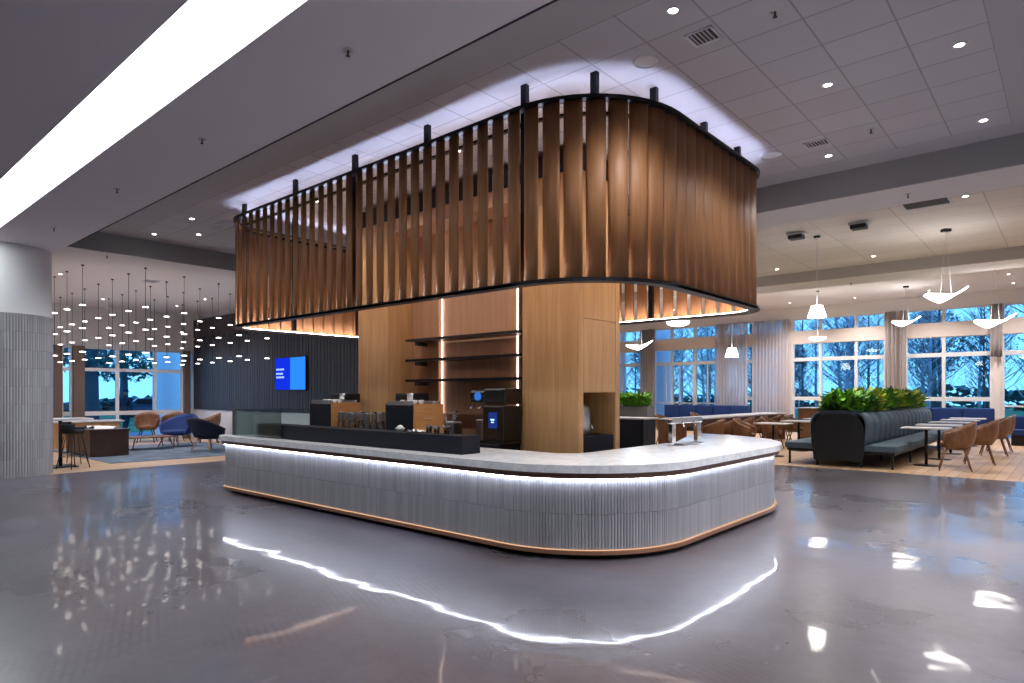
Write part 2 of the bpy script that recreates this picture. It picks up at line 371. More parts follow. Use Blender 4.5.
for y0, y1 in ((5.37,5.57),(5.85,6.14),(9.03,9.22)):
    b = MB(); b.box(XL+.02, XL+.14, y0, y1, 0, 2.95)
    tag(b.build('window_post', M['post']), 'dark brown upright post between the lounge window bays' , 'post', 'brown posts of the lounge windows')

# dining window wall (Y = YW)
w = MB(); w.box(DX, XR, YW, YW+.2, 4.42, H3+.2); struct('wall_far', w, M['gypw'])
win_n = [10]
def win(x0, x1, mull, door=False):
    n = win_n[0]; win_n[0] += 1
    o = empty('window_%d' % n, (x0, YW, 0), kind='structure'); W = x1-x0
    f = MB()
    for z0, z1 in ((0,.08),(2.76,2.9),(4.36,4.42),(3.42,3.48)): f.box(0, W, .04, .14, z0, z1)
    f.box(0, W, .03, .14, 1.26, 1.4) if not door else f.box(0, W, .03, .14, 1.08, 1.13)
    for xx in [.04]+mull+[W-.04]: f.box(xx-.05, xx+.05, .02, .14, 0, 4.42)
    if door:
        for k in range(1, 5): f.box(k*W/5-.03, k*W/5+.03, .03, .13, 0, 2.76)
    f.build('window_frame', M['wframe'], o)
    MB().box(.02, W-.02, .085, .095, .02, 4.4).build('pane', M['glass'], o)
    MB().box(0, W, -.02, .03, 3.44, 3.93).build('valance', M['spandrel'], o)
    return o
win(-18.9, -14.6, [1.5, 3.0]); win(-14.3, -11.1, [.9, 2.0], True); win(-11.0, -8.55, [1.2]); win(-8.3, -5.05, [1.04, 2.27]); win(-4.5, -2.0, [1.15]); win(-1.8, 2.0, [1.5, 2.9], True); win(2.3, 5.9, [1.2, 2.4])
posts = MB()
for x0, x1 in ((-14.6,-14.3),(-11.1,-11.0),(-8.55,-8.3),(-5.05,-4.5),(-2.0,-1.8),(2.0,2.3)):
    tag(MB().box(x0, x1, YW-.02, YW+.18, 0, 4.42).build('window_pier', M['spandrel']), 'beige pier between two dining room window bays', 'pier', 'piers between the dining windows')

def curtain(x0, x1, y, z0, z1, m, label, group, amp=.05, wave=.13):
    n = max(8, int((x1-x0)/wave*8))
    def fn(u, v):
        return (x0+(x1-x0)*u, y + amp*math.sin((x1-x0)*u/wave*2*PI)*(.6+.4*(1-v)), z0+(z1-z0)*v)
    o = MB().sheet(fn, n, 4, .004).build('curtain', m); tag(o, label, 'curtain', group); return o
CY = YW-.18
curtain(-14.85, -14.15, CY, .03, 4.4, M['drape'], 'taupe drape gathered at the window just right of the oak tower', None)
curtain(-11.3, -9.95, CY, .03, 4.4, M['sheer'], 'sheer pale curtain hanging left of the small gap between two sheers', None)
curtain(-9.7, -8.3, CY, .03, 4.4, M['sheer'], 'sheer pale curtain hanging right of the small gap between two sheers', None)
curtain(-5.05, -4.72, CY, .03, 4.4, M['drape'], 'taupe drape gathered behind the planter foliage, left of the pair', None)
curtain(-4.6, -4.42, CY, .03, 4.4, M['drape'], 'narrow taupe drape gathered behind the planter foliage, right of the pair', None)
curtain(-2.05, -1.75, CY, 2.7, 4.4, M['drape'], 'short taupe drape gathered above the glazed door at far right', None)

# round column at the left
CX, CYY = 11.9, 0
fD = 11.9; ax, ay = -.658, .753
sx = fD*(-1-512)/644
colc = (fD*-.6582 + sx*.7529, fD*.7529 + sx*.6582)
col = empty('column', (colc[0], colc[1], 0), label='round white column at left edge with grey finger tiles on its lower part', cat='column')
def ribbed(path, zs, mb, uvm=None, w=.03, out=.006, closed=False, seam=.35, groove=.0035):
    """wall of upright ridged finger tiles following path [(x,y,nx,ny,s)]"""
    return None
def finger_wall(name, m, parent, path, z0, z1, rows, w=.032, depth=.009):
    """path: function s -> (x, y, nx, ny); total length S. real ridges with a groove between rows"""
    fn, S = path
    nt_ = int(S/w); w = S/nt_
    bm = bmesh.new(); uvl = bm.loops.layers.uv.new('UVMap')
    prof = [(0.0, -depth), (.12, 0), (.5, .0015), (.88, 0)]
    rh = (z1-z0)/rows; g = .0025
    for r in range(rows):
        za, zb = z0+r*rh, z0+(r+1)*rh
        lv = [(za, -depth), (za+g, -.0), (zb-g, 0), (zb, -depth)]
        cols = []
        for t in range(nt_):
            for f_, d in prof:
                x, y, nx, ny = fn((t+f_)*w)
                cols.append((t, [bm.verts.new((x+nx*min(d, d+dd), y+ny*min(d, d+dd), z)) if not (dd < 0 and d < 0) else bm.verts.new((x+nx*d, y+ny*d, z)) for z, dd in lv]))
        x, y, nx, ny = fn(S); cols.append((nt_-1, [bm.verts.new((x-nx*depth, y-ny*depth, z)) for z, dd in lv]))
        for (ta, A), (tb, B) in zip(cols, cols[1:]):
            for k in range(3):
                f = bm.faces.new([A[k], B[k], B[k+1], A[k+1]]); f.smooth = False
                for lp in f.loops: lp[uvl].uv = (ta+.5, r+.5)
    me = bpy.data.meshes.new(name); bm.to_mesh(me); bm.free(); me.materials.append(m)
    o = bpy.data.objects.new(name, me); C.objects.link(o); o.parent = parent
    return o
MB().lathe([(.8,2.94),(.8,H)], 64).build('plaster_shaft', M['white'], col)
MB().lathe([(.8,0),(.8,2.93)], 48).build('core', M['white'], col)
finger_wall('tile_cladding', M['tiles'], col, (lambda s: (.815*math.cos(s/.815), .815*math.sin(s/.815), math.cos(s/.815), math.sin(s/.815)), 2*PI*.815), 0, 2.94, 9, w=.045, depth=.012)

# ------------------------------------------------------------------ the bar counter
def rounded(x0, x1, y0, y1, r_fl, r_fr, r_br, r_bl, inset=0, n=14):
    """closed loop, counter-clockwise seen from above, starting on the left side, with arc steps"""
    x0 += inset; x1 -= inset; y0 += inset; y1 -= inset
    rs = [max(.01, r-inset) for r in (r_fl, r_fr, r_br, r_bl)]
    cs = [(x0+rs[0], y0+rs[0], PI), (x1-rs[1], y0+rs[1], 1.5*PI), (x1-rs[2], y1-rs[2], 0), (x0+rs[3], y1-rs[3], .5*PI)]
    pts = []
    for (cx, cy, a), r in zip(cs, rs):
        for k in range(n+1):
            t = a + .5*PI*k/n; pts.append((cx+r*math.cos(t), cy+r*math.sin(t)))
    return pts
def arc_path(pts):
    """arc-length parametrised polyline with smoothed outward normals (right-hand side of travel)"""
    L_ = [0]
    for a, b in zip(pts, pts[1:]): L_.append(L_[-1]+math.dist(a, b))
    nr = []
    for i in range(len(pts)):
        a = pts[max(i-1, 0)]; b = pts[min(i+1, len(pts)-1)]
        dx, dy = b[0]-a[0], b[1]-a[1]; l = math.hypot(dx, dy) or 1; nr.append((dy/l, -dx/l))
    def fn(s):
        s = min(max(s, 0), L_[-1]); lo = 0; hi = len(L_)-1
        while hi-lo > 1:
            md = (lo+hi)//2
            if L_[md] <= s: lo = md
            else: hi = md
        t = (s-L_[lo])/max(1e-9, L_[hi]-L_[lo]); a, b = pts[lo], pts[hi]
        nx = nr[lo][0]*(1-t)+nr[hi][0]*t; ny = nr[lo][1]*(1-t)+nr[hi][1]*t; l = math.hypot(nx, ny)
        return (a[0]+(b[0]-a[0])*t, a[1]+(b[1]-a[1])*t, nx/l, ny/l)
    return fn, L_[-1]
def ucounter(i, n=20):
    """outer line of the U-shaped bar, inset by i: left end, front, right side, rounded back return"""
    x0, x1, y0, y1 = -10.14+i, -2.76-i, 4.47+i, 9.88-i
    pts = [(x0, 7.6)]
    def arc(cx, cy, r, a0):
        return [(cx+r*math.cos(a0+.5*PI*k/n), cy+r*math.sin(a0+.5*PI*k/n)) for k in range(n+1)]
    pts += arc(x0+.35-i, y0+.35-i, .35-i, PI)
    pts += arc(x1-(1.35-i), y0+(1.35-i), 1.35-i, 1.5*PI)
    pts += arc(x1-(1.9-i), y1-(1.9-i), 1.9-i, 0)
    return pts
def uinner(d=0):
    pts = []
    def arc(cx, cy, r, a0, s=-1, n=8): return [(cx+r*math.cos(a0+s*.5*PI*k/n), cy+r*math.sin(a0+s*.5*PI*k/n)) for k in range(n+1)]
    pts += [(-4.35+d*.5, 8.9), (-4.0+d, 7.9)]
    pts += arc(-4.3, 5.85-d, .3+d, 0)
    pts += [(-9.1-d, 5.55-d), (-9.1-d, 7.6)]
    return pts
bar = empty('bar_counter', (0,0,0), label='long curved coffee bar clad in grey finger tiles with white quartz top', cat='bar counter')
outer = ucounter(0); inner = uinner()
MB().prism(outer+inner, .79, .862).build('countertop', M['quartz'], bar)
MB().prism(ucounter(.035)+inner, .735, .79).build('trim_band', mat('bronze_trim', (.2,.11,.08), .35, metal=.5), bar)
MB().prism(ucounter(.12)+uinner(.03), .05, .735).build('carcass', M['matteblk'], bar)
finger_wall('tile_cladding', M['tiles'], bar, arc_path(ucounter(.09)), .085, .735, 2, w=.03, depth=.009)
MB().prism(ucounter(.18)+uinner(.05), 0.0, .05).build('toe_kick', M['black'], bar)
# copper foot strip, its amber emissive line and the counter led, as bands following the outer line
def band(mb, i0, i1, z0, z1, pf=ucounter):
    a, b = pf(i0), pf(i1)
    for (p, q, r, s) in zip(a, a[1:], b, b[1:]):
        V = [mb.bm.verts.new((x, y, z)) for z in (z0, z1) for x, y in (p, q, s, r)]
        for f in ((0,3,2,1),(4,5,6,7),(0,1,5,4),(2,3,7,6)): mb.face([V[k] for k in f])
    return mb
band(MB(), .055, .15, .048, .085).build('copper_foot_strip', M['copper'], bar)
band(MB(), .073, .089, .0855, .0885).build('foot_amber_line', M['copperline'], bar)  # thin emissive amber band along the top of the copper strip
band(MB(), .066, .078, .7265, .7345).build('counter_light_strip', M['led'], bar)

# ------------------------------------------------------------------ the slatted canopy
CXm, CYm = -6.6, 6.6
can = empty('slatted_canopy', (CXm, CYm, 0), label='large rounded hanging canopy of upright timber slats above the coffee bar', cat='canopy')
CB, CT = 2.55, 4.26
def cring(i, n=12):
    p = rounded(-10.4, -2.93, 4.72, 8.5, .6, 1.15, .6, .6, i, n); p.append(p[0]); return [(x-CXm, y-CYm) for x, y in p]
band(MB(), 0, .13, CB, CB+.025, cring).build('ring', mat('dark_steel_band', (.07,.07,.08), .45, metal=.5), can)
band(MB(), .0, .01, CB-.0, CB+.035, cring).build('ring_edge', M['steelblk'], can)
band(MB(), .02, .1, CT-.012, CT, cring).build('ring', M['steelblk'], can)
band(MB(), .0, .012, CT-.012, CT+.022, cring).build('ring_edge', M['steelblk'], can)
band(MB(), .095, .12, CB+.0255, CB+.036, cring).build('light_strip', M['ledwarm'], can)
band(MB(), .13, .175, CT-.115, CT-.1, cring).build('light_channel', M['steelblk'], can)
band(MB(), .17, .175, CT-.1, CT-.08, cring).build('channel_lip', M['steelblk'], can)
band(MB(), .13, .134, CT-.1, CT-.088, cring).build('channel_lip', M['steelblk'], can)
band(MB(), .138, .166, CT-.0995, CT-.095, cring).build('light_strip', M['ledtop'], can)
cp = cring(.06); fnc, S = arc_path(cp)
ns = 98; pit = S/ns
def slat_mb(k):
    x, y, nx, ny = fnc((k+.5)*pit); tx, ty = -ny, nx
    a = math.radians(-12); dx, dy = tx*math.cos(a)-ty*math.sin(a), tx*math.sin(a)+ty*math.cos(a); ox, oy = dy, -dx
    W = .188
    def fn(u, v):
        s_ = (u-.5)*W; cam = .02*(1-(2*u-1)**2)
        return (x+dx*s_+ox*cam, y+dy*s_+oy*cam, CB+.026+(CT-CB-.04)*v)
    return MB().sheet(fn, 6, 1, .01)
for k in range(ns): slat_mb(k).build('slat', M['slat'], can)
rods = [(-10.02,4.95),(-8.33,4.86),(-6.9,4.86),(-5.52,4.86),(-4.08,4.86),(-3.42,5.1),(-3.15,5.75),(-3.13,6.85),(-3.13,7.8),
        (-4.6,8.31),(-6.2,8.31),(-7.8,8.31),(-9.4,8.31),(-10.15,5.9),(-10.15,7.2)]
for x, y in rods:
    b = MB(); b.box(x-.035-CXm, x+.035-CXm, y-.025-CYm, y+.025-CYm, CB+.04, H1-.001)
    b.build('hanger_rod', M['steelblk'], can)

# ------------------------------------------------------------------ oak tower and back wall of the bar
tw = empty('oak_tower', (-4.46, 6.3, 0), label='tall honey oak tower rising from the bar with a dark niche in its side', cat='tower')
TX0, TX1, TY0, TY1 = -5.33, -4.46, 6.3, 7.23
def tb(name, m, b, bev=.003, par=tw, ox=-4.46, oy=6.3): return MB().box(b[0]-ox, b[1]-ox, b[2]-oy, b[3]-oy, b[4], b[5], bev=bev).build(name, m, par)
tb('upper_body', M['oak'], (TX0, TX1-.02, TY0, TY1, 1.52, 4.2))
tb('lower_wall', M['oak'], (TX0, TX1-.02, TY0, TY0+.12, 0, 1.52))
tb('lower_wall', M['oak'], (TX0, TX1-.02, TY1-.1, TY1, 0, 1.52))
tb('niche_back', M['brown'], (TX0, TX0+.2, TY0+.12, TY1-.1, 0, 1.52))
tb('corner_stile', M['oak'], (TX1-.02, TX1, TY0, TY0+.11, 0, 4.2))
tb('corner_stile', M['oak'], (TX1-.02, TX1, TY1-.1, TY1, 0, 4.2))
tb('side_panel', M['oak'], (TX1-.02, TX1-.002, TY0+.115, TY1-.105, 2.42, 4.2))
tb('side_panel', M['oak'], (TX1-.02, TX1-.002, TY0+.115, TY1-.105, 1.52, 2.412))
tb('niche_counter', M['matteblk'], (TX0+.2, TX1-.03, TY0+.12, TY1-.1, .2, .98))
dsp = empty('water_boiler', (-4.75, 6.78, .98), label='small steel water boiler standing in the dark niche of the oak tower', cat='boiler')
MB().lathe([(.001,0),(.11,0),(.12,.02),(.12,.3),(.1,.36),(.04,.39),(.001,.39)], 20).build('body', M['steel'], dsp)
MB().tube([(.1,0,.12),(.16,0,.12),(.17,0,.06)], .012).build('spout', M['chrome'], dsp)

bw = empty('back_bar_wall', (-8.86, 6.3, 0), label='oak back wall behind the bar with a lit recess for shelves', cat='wall unit')
o2 = dict(par=bw, ox=-8.86, oy=6.3)
tb('pilaster', M['oak'], (-8.86, -8.08, 6.3, 7.23, 0, 4.2), **o2)
tb('rear_panel', M['oakpanel'], (-8.08, -7.44, 6.78, 7.2, 0, 4.2), 0, **o2)
tb('lit_panel', M['oakpanel'], (-7.36, -5.83, 6.8, 7.2, 1.2, 4.0), .004, **o2)
tb('slot_lining', M['oakpanel'], (-8.08, TX0, 7.2, 7.24, 0, 4.2), 0, **o2)
tb('header', M['oakpanel'], (-8.08, TX0-.002, 6.3, 6.78, 4.0, 4.2), 0, **o2)
tb('light_strip', M['ledwarm2'], (-7.372, -7.36, 6.775, 6.79, 1.1, 3.98), 0, **o2)
tb('light_strip', M['ledwarm2'], (-5.83, -5.818, 6.775, 6.79, 1.2, 3.98), 0, **o2)
tb('side_return', M['brown'], (-5.72, TX0-.001, 6.78, 7.2, 0, 4.2), 0, **o2)
hd = MB(); hd.box(-8.9, TX1+.02, 6.28, 7.26, 4.2, 4.45)
tag(hd.build('header_fascia', M['steelblk']), 'black fascia band capping the oak tower and back wall behind the slats', 'fascia')
for z, nm in ((2.31,'topmost'),(2.0,'middle'),(1.69,'lowest')):
    s = empty('shelf', (-7.82, 6.44, z), label='dark wall shelf behind the bar, %s of the three' % nm, cat='shelf', group='shelves behind the bar')
    MB().box(0, 7.82-5.34, 0, .33, 0, .03, bev=.003).build('board', M['walnut'], s)
    MB().box(0, 7.82-5.34, -.008, -.001, -.004, .034).build('edge_rail', M['steelblk'], s)
    for xx in (.1, 2.3): MB().box(xx, xx+.02, .1, .335, -.06, 0).build('bracket', M['black'], s)
bc = empty('back_counter', (-9.0, 5.84, 0), label='black back counter under the shelves behind the bar', cat='counter')
MB().box(0, 3.64, .03, .45, .05, .84).build('cabinet', M['matteblk'], bc)
MB().box(0, 3.64, 0, .455, .84, .87, bev=.004).build('worktop', M['matteblk'], bc)
for k in range(5): MB().box(.03+k*.71, .7+k*.71, .01, .03, .1, .8, bev=.003).build('door', M['black'], bc)

# machines on the back counter
gm = empty('coffee_brewer', (-5.62, 6.07, .87), label='tall steel coffee brewer with round blue display beside the oak tower', cat='coffee machine')
b = MB(); b.box(-.28, .3, -.15, .2, 0, .04, bev=.005); b.box(-.05, .3, -.15, .2, .04, .48, bev=.012); b.box(-.06, .3, -.12, .2, .5, .7, bev=.02); b.box(-.34, -.05, -.1, .1, .52, .68, bev=.03); b.build('body', mat('dark_steel', (.06,.06,.065), .25, metal=.9), gm)
MB().box(-.22, -.09, -.1, .06, .04, .3, bev=.01).build('drip_cup', M['steel'], gm)
b = MB(); b.tube([(-.18,-.115,.6),(-.18,-.1,.6)], .055, 20); b.build('round_display', emis('blue_display', (.05,.25,.9), .35), gm)
b = MB(); b.box(.06, .2, -.162, -.15, .2, .4, bev=.004); b.build('touch_screen', emis('blue_screen', (.02,.06,.35), .3), gm)
b = MB(); b.box(.1, .16, -.165, -.161, .3, .315); b.box(.11, .15, -.165, -.161, .27, .28); b.build('screen_text', emis('screen_glow', (.3,.6,1), 2), gm)
for xx in (-.28, -.12): MB().tube([(xx,-.06,.53),(xx,-.1,.46),(xx,-.16,.45)], .015).build('tap', M['chrome'], gm)
gr = empty('coffee_grinder', (-6.35, 6.07, .87), label='steel and glass coffee grinder left of the blue display brewer', cat='grinder')
MB().box(-.07, .07, -.09, .09, 0, .26, bev=.02).build('body', M['steel'], gr)
MB().lathe([(.03,.26),(.065,.34),(.065,.4),(.001,.41)], 18).build('bean_hopper', M['glassware'], gr)
MB().tube([(0,-.12,.2),(0,-.2,.2),(0,-.21,.16)], .02).build('spout', M['chrome'], gr)

def machine(x, lab, textcol):
    o = empty('espresso_machine', (x, 5.12, .862), label=lab, cat='espresso machine', group='espresso machines on the bar')
    MB().box(0, .53, 0, .49, .04, .5, bev=.012).build('body', M['matteblk'], o)
    MB().box(.53, .552, .01, .49, .02, .515, bev=.004).build('side_panel', wood('orange_oak_veneer', (.5,.22,.07), (.6,.3,.11), .4, (9,1,9)), o)
    MB().box(-.02, 0, .01, .49, .02, .515, bev=.004).build('side_panel', M['walnut'], o)
    b = MB(); b.box(.02, .51, .02, .03, .5, .55); b.box(.02, .51, .46, .47, .5, .55)
    for k in range(6): b.tube([(.04+k*.09,.025,.5),(.04+k*.09,.025,.555)], .004, 5)
    b.build('cup_rail', M['chrome'], o)
    for k in range(4): MB().lathe([(.001,0),(.02,0),(.022,.01),(.035,.06),(.033,.06),(.02,.012),(.001,.012)], 12, (.1+k*.12, .2, .502)).build('cup', M['ceramic'], o)
    # script lettering on the oak side: a short pale line of small strokes
    b = MB()
    for k in range(9):
        y0 = .17+k*.018; h_ = .012 if k not in (0, 5) else .02
        b.tube([(.553, y0, .33), (.553, y0+.008, .33+h_), (.553, y0+.014, .33)], .0016, 5)
    b.build('script_lettering', M['ceramic'], o)
    b = MB()
    for yy in (.52,): b.tube([(.15,.49,.3),(.15,.6,.29)], .016); b.tube([(.38,.49,.3),(.38,.6,.29)], .016)
    b.build('portafilter', M['black'], o)
    MB().tube([(.5,.49,.4),(.54,.55,.36),(.55,.56,.15)], .007).build('steam_wand', M['chrome'], o)
    return o
machine(-8.39, 'black espresso machine with oak side panel, left of the row of carafes', 1)
machine(-6.62, 'black espresso machine with oak side panel, right of the row of carafes', 1)
def hopper(x, y, lab):
    o = empty('bean_grinder', (x, y, .87), label=lab, cat='grinder')
    MB().box(-.1, .1, -.12, .12, 0, .42, bev=.02).build('body', M['matteblk'], o)
    MB().box(-.22, .22, -.14, .14, .48, .64, bev=.02).build('hopper_housing', M['black'], o)
    MB().lathe([(.06,.4),(.075,.5),(.075,.64),(.001,.64)], 16, (.12,-.1,0)).build('dosing_cup', M['steel'], o)
hopper(-8.86, 6.05, 'black grinder rising behind the left espresso machine')
hopper(-7.2, 6.05, 'black grinder rising behind the right espresso machine')

# black ledge on the bar
lg = empty('bar_ledge', (-9.2, 4.73, .862), label='long low black ledge box standing on the white bar top', cat='ledge')
MB().box(0, 4.37, 0, .26, 0, .195, bev=.003).build('body', M['matteblk'], lg)
MB().box(.0, 4.37, .262, .274, 0, .195, bev=.003).build('rear_panel', M['black'], lg)

# carafes in two rows behind the ledge
def jar(x, y, lab, cup=False):
    o = empty('carafe', (x, y, .862), label=lab, cat='carafe', group='amber carafes behind the black ledge' if cup else 'steel carafes behind the black ledge'); o.scale = (1, 1, 1.12)
    MB().lathe([(.001,0),(.05,0),(.052,.02),(.05,.2),(.032,.27),(.034,.33),(.04,.35),(.036,.35),(.03,.33),(.028,.27),(.045,.2),(.046,.02),(.001,.015)], 16).build('glass_body', M['glassware'], o)
    MB().lathe([(.036,.26),(.038,.3),(.038,.33),(.036,.34)], 16).build('steel_collar', M['steel'], o)
    MB().lathe([(.001,.02),(.043,.02),(.043,.19),(.001,.19)], 12).build('drink', M['juice'] if cup else M['steel'], o)
    return o
j0 = jar(-7.72, 5.2, 'tall glass carafe of amber drink between the two espresso machines', True)
for k, (x, y) in enumerate([(-7.58,5.2),(-7.42,5.18),(-7.24,5.2),(-7.1,5.19),(-6.96,5.2),(-6.8,5.19),(-7.66,5.4),(-7.45,5.4),(-7.25,5.41),(-7.02,5.4),(-6.84,5.39)]):
    if k == 2: j1 = jar(x, y, 'tall steel lined glass carafe between the two espresso machines')
    else:
        c_ = copy_tree(j0 if k in (0, 1, 6, 7) else j1); c_.location = (x, y, .862)
def tumbler(x, y, z=.862):
    o = empty('tumbler', (x, y, z), label='small clear tumbler on the ledge end right of the espresso machine', cat='glass', group='small tumblers at the ledge end')
    MB().lathe([(.001,0),(.03,0),(.036,.09),(.034,.09),(.028,.006),(.001,.006)], 16).build('glass_body', M['glassware'], o)
    MB().lathe([(.0365,.08),(.0372,.086),(.0365,.092)], 16).build('rim', M['steel'], o)
    return o
for x, y in ((-5.48,4.85),(-5.34,4.84),(-5.2,4.86)): tumbler(x, y, 1.058)
bl = empty('napkin_bowl', (-5.98, 4.84, 1.058), label='white bowl on the black ledge below the oak side panel', cat='bowl')
MB().lathe([(.001,0),(.03,0),(.055,.03),(.06,.045),(.055,.045),(.03,.01),(.001,.008)], 18).build('bowl_body', M['ceramic'], bl)
MB().lathe([(.03,.03),(.045,.05),(.02,.075),(.001,.08)], 9, smooth=False).build('napkin', M['paper'], bl)
cl = MB(); cl.grid(lambda u, v: (-5.8+u*.2, 4.78+v*.14, 1.06+.03*abs(math.sin(u*9)*math.cos(v*5))+.004), 12, 8, False)
tag(cl.build('folded_cloth', M['paper']), 'crumpled white cloth lying on the black ledge by the tumblers', 'cloth')

# glass guard at the left end of the bar
gg = empty('glass_guard', (-9.95, 4.7, .862), label='clear glass guard standing on the left end of the bar top', cat='glass screen')
MB().box(.06, 1.5, .0, .012, 0, .4).build('front_pane', M['gguard'], gg)
MB().box(.06, .072, .012, 2.2, 0, .4).build('side_pane', M['gguard'], gg)
MB().box(.05, .085, -.01, .025, 0, .42).build('corner_post', M['steel'], gg)

# chrome tap tower on the right of the bar
tp = empty('tap_tower', (-3.7, 7.55, .862), rz=-.03, label='chrome drinks tap tower bridging over the white bar top', cat='tap')
for s in (-1, 1):
    b = MB(); b.box(-.05, .05, s*.33-.06, s*.33+.06, 0, .012, bev=.004)
    b.box(-.03, .03, s*.33-.045, s*.33+.045, .01, .3, bev=.006); b.build('leg', M['chrome'], tp)
MB().box(-.04, .04, -.4, .4, .27, .34, bev=.015).build('bridge', M['chrome'], tp)
MB().box(-.03, .1, -.22, .22, .0, .03, bev=.008).build('drip_tray', M['steel'], tp)
for yy in (-.15, .15): MB().tube([(.03,yy,.3),(.06,yy,.26),(.06,yy,.23)], .01).build('spout', M['chrome'], tp)

# screen on the dark wall
tv = empty('wall_screen', (-16.25, YD-.06, 2.06), label='blue lit menu screen hanging on the charcoal panelled wall', cat='screen')
MB().box(-.8, .8, -.03, .02, -.46, .46, bev=.006).build('housing', M['black'], tv)
MB().box(-.78, .02, -.033, -.03, -.44, .44).build('display_left', emis('deep_blue_display', (.006,.03,.75), 0.55), tv)
MB().box(.02, .78, -.033, -.03, -.44, .44).build('display_right', emis('sky_blue_display', (.02,.2,.9), 0.7), tv)
lettm = emis('white_lettering', (.45,.7,1), .6)
for z, n_ in ((.1, 7), (-.02, 6), (-.12, 7)):
    b = MB()
    for k in range(n_): b.box(-.72+k*.062, -.72+k*.062+.042, -.036, -.033, z, z+.05)
    b.build('text_line', lettm, tv)
MB().box(-.2, .2, .02, .06, -.2, .2).build('bracket', M['black'], tv)

# ------------------------------------------------------------------ ceiling fittings
def spot(parent, z, power, col=(1,.93,.85), size=1.9, blend=.8):
    l = bpy.data.lights.new('lamp', 'SPOT'); l.energy = power; l.color = col; l.spot_size = size; l.spot_blend = blend; l.shadow_soft_size = .06
    o = bpy.data.objects.new('lamp', l); C.objects.link(o); o.parent = parent; o.location = (0,0,z); return o
def downlight(x, y, z, lab, grp, power=45, col=(1,.93,.86), blend=1.0):
    o = empty('ceiling_downlight', (x, y, z), label=lab, cat='downlight', group=grp)
    MB().lathe([(.058,0),(.058,-.006),(.038,-.008),(.038,0)], 20).build('trim_ring', M['white'], o)
    MB().lathe([(.001,-.004),(.037,-.004)], 16).build('lens', M['dl'], o)
    spot(o, -.03, power, col, 2.3, blend); return o
def at(x, y, z):                        # point of a horizontal plane at height z
    D = (1.5-z)*644/(y-394); s = D*(x-512)/644
    return (D*-.65816+s*.75287, D*.75287+s*.65816)
for p in ((673,10),(827.5,84.5),(959.5,44.5),(828.5,155.5),(983.5,120),(192,218.6),(154,234),(198.6,234.3)):
    x, y = at(*p, H1); downlight(x, y, H1, 'small round downlight in the tiled ceiling around the slatted canopy', 'downlights in the tiled ceiling', 130, (.95,.96,1))
for x, y in ((1.3,5.2),(2.4,5.2),(1.3,7.2),(2.4,7.2),(1.3,8.9),(2.4,8.9)):
    downlight(x, y, H1, 'added downlight out of view in the right ceiling border, brightening the canopy side', 'added downlights in the right ceiling border', 200, (.95,.96,1))  # unseen downlights, added to brighten the right side of the canopy
for x, y in ((-9,5.6),(-7.4,5.6),(-5.8,5.6),(-4.3,5.5),(-3.75,6.9),(-3.75,8.0),(-9,7.8),(-6.5,7.8)):
    downlight(x, y, H1, 'small round downlight in the ceiling inside the slatted canopy', 'downlights inside the canopy', 50, (1,.93,.86))
for p in ((777,269),(873.6,256),(965.5,196)):
    x, y = at(*p, H2); downlight(x, y, H2, 'extra downlight added in the dining room ceiling to brighten the room', 'downlights in the dining ceiling', 190, (1,.9,.82))
for x, y in ((3,12.5),(1.5,15),(-9,13),(-12,13),(-15,13)): downlight(x, y, H2, 'extra downlight added in the dining room ceiling to brighten the room', 'downlights in the dining ceiling', 190, (1,.9,.82))  # extra downlights placed out of view, added to light the dining room
for p in ((790,303),(855,298),(929,290.5),(1013.5,283),(1008.5,274)):
    x, y = at(*p, H3); downlight(x, y, H3, 'added downlight in the white ceiling bay, brightening the dining room', 'downlights by the windows', 230, (1,.92,.86))
for x, y in ((-9,19),(-12,19),(-9,23.5),(-12,23.5),(-15.5,22),(2,20),(4,23)):
    downlight(x, y, H3, 'added downlight in the white ceiling bay, brightening the dining room', 'downlights by the windows', 230, (1,.92,.86))  # more downlights added here to lift the dining walls and ceiling
for p in ((60.4,274),(103,299),(177,305.7),(205,299)):
    x, y = at(*p, H); downlight(max(x, XL+.4), min(y, YD-.3), H, 'small round downlight in the lounge ceiling', 'downlights in the lounge ceiling', 130, (1,.87,.85))
def disc_thing(name, p, z, r, m, lab, cat, grp=None):
    x, y = at(*p, z); o = empty(name, (x, y, z), label=lab, cat=cat, group=grp)
    MB().lathe([(r,0),(r,-.008),(r*.9,-.014)], 28).build('rim', M['white'], o)
    MB().lathe([(r*.9,-.006),(.001,-.006)], 28).build('grille', m, o)
disc_thing('ceiling_speaker', (646,61), H1, .12, M['white'], 'round white ceiling speaker nearest the canopy corner', 'speaker')
disc_thing('ceiling_speaker', (771,155), H1, .14, M['white'], 'round white ceiling speaker beside the right end of the canopy', 'speaker')
def vent(cx, cy, z, w, d, lab, grp=None, fm='gyp'):
    o = empty('ceiling_vent', (cx, cy, z), label=lab, cat='vent', group=grp)
    b = MB(); b.box(-w/2, w/2, -d/2, -d/2+.02, -.012, 0); b.box(-w/2, w/2, d/2-.02, d/2, -.012, 0); b.box(-w/2, -w/2+.02, -d/2, d/2, -.012, 0); b.box(w/2-.02, w/2, -d/2, d/2, -.012, 0)
    b.build('frame', M['gyp'], o)
    MB().box(-w/2+.02, w/2-.02, -d/2+.02, d/2-.02, -.004, -.001).build('backing', M['grille'], o)
    b = MB(); k = -w/2+.04
    while k < w/2-.03: b.box(k, k+.008, -d/2+.02, d/2-.02, -.014, -.004); k += .035
    b.build('fins', M[fm], o)
x, y = at(703.5, 36, H1); vent(x, y, H1, .24, .24, 'square slotted air vent in the tiled ceiling right of the canopy top')
x, y = at(817, 143, H1); vent(x, y, H1, .27, .2, 'slotted air vent beside two downlights in the tiled ceiling')
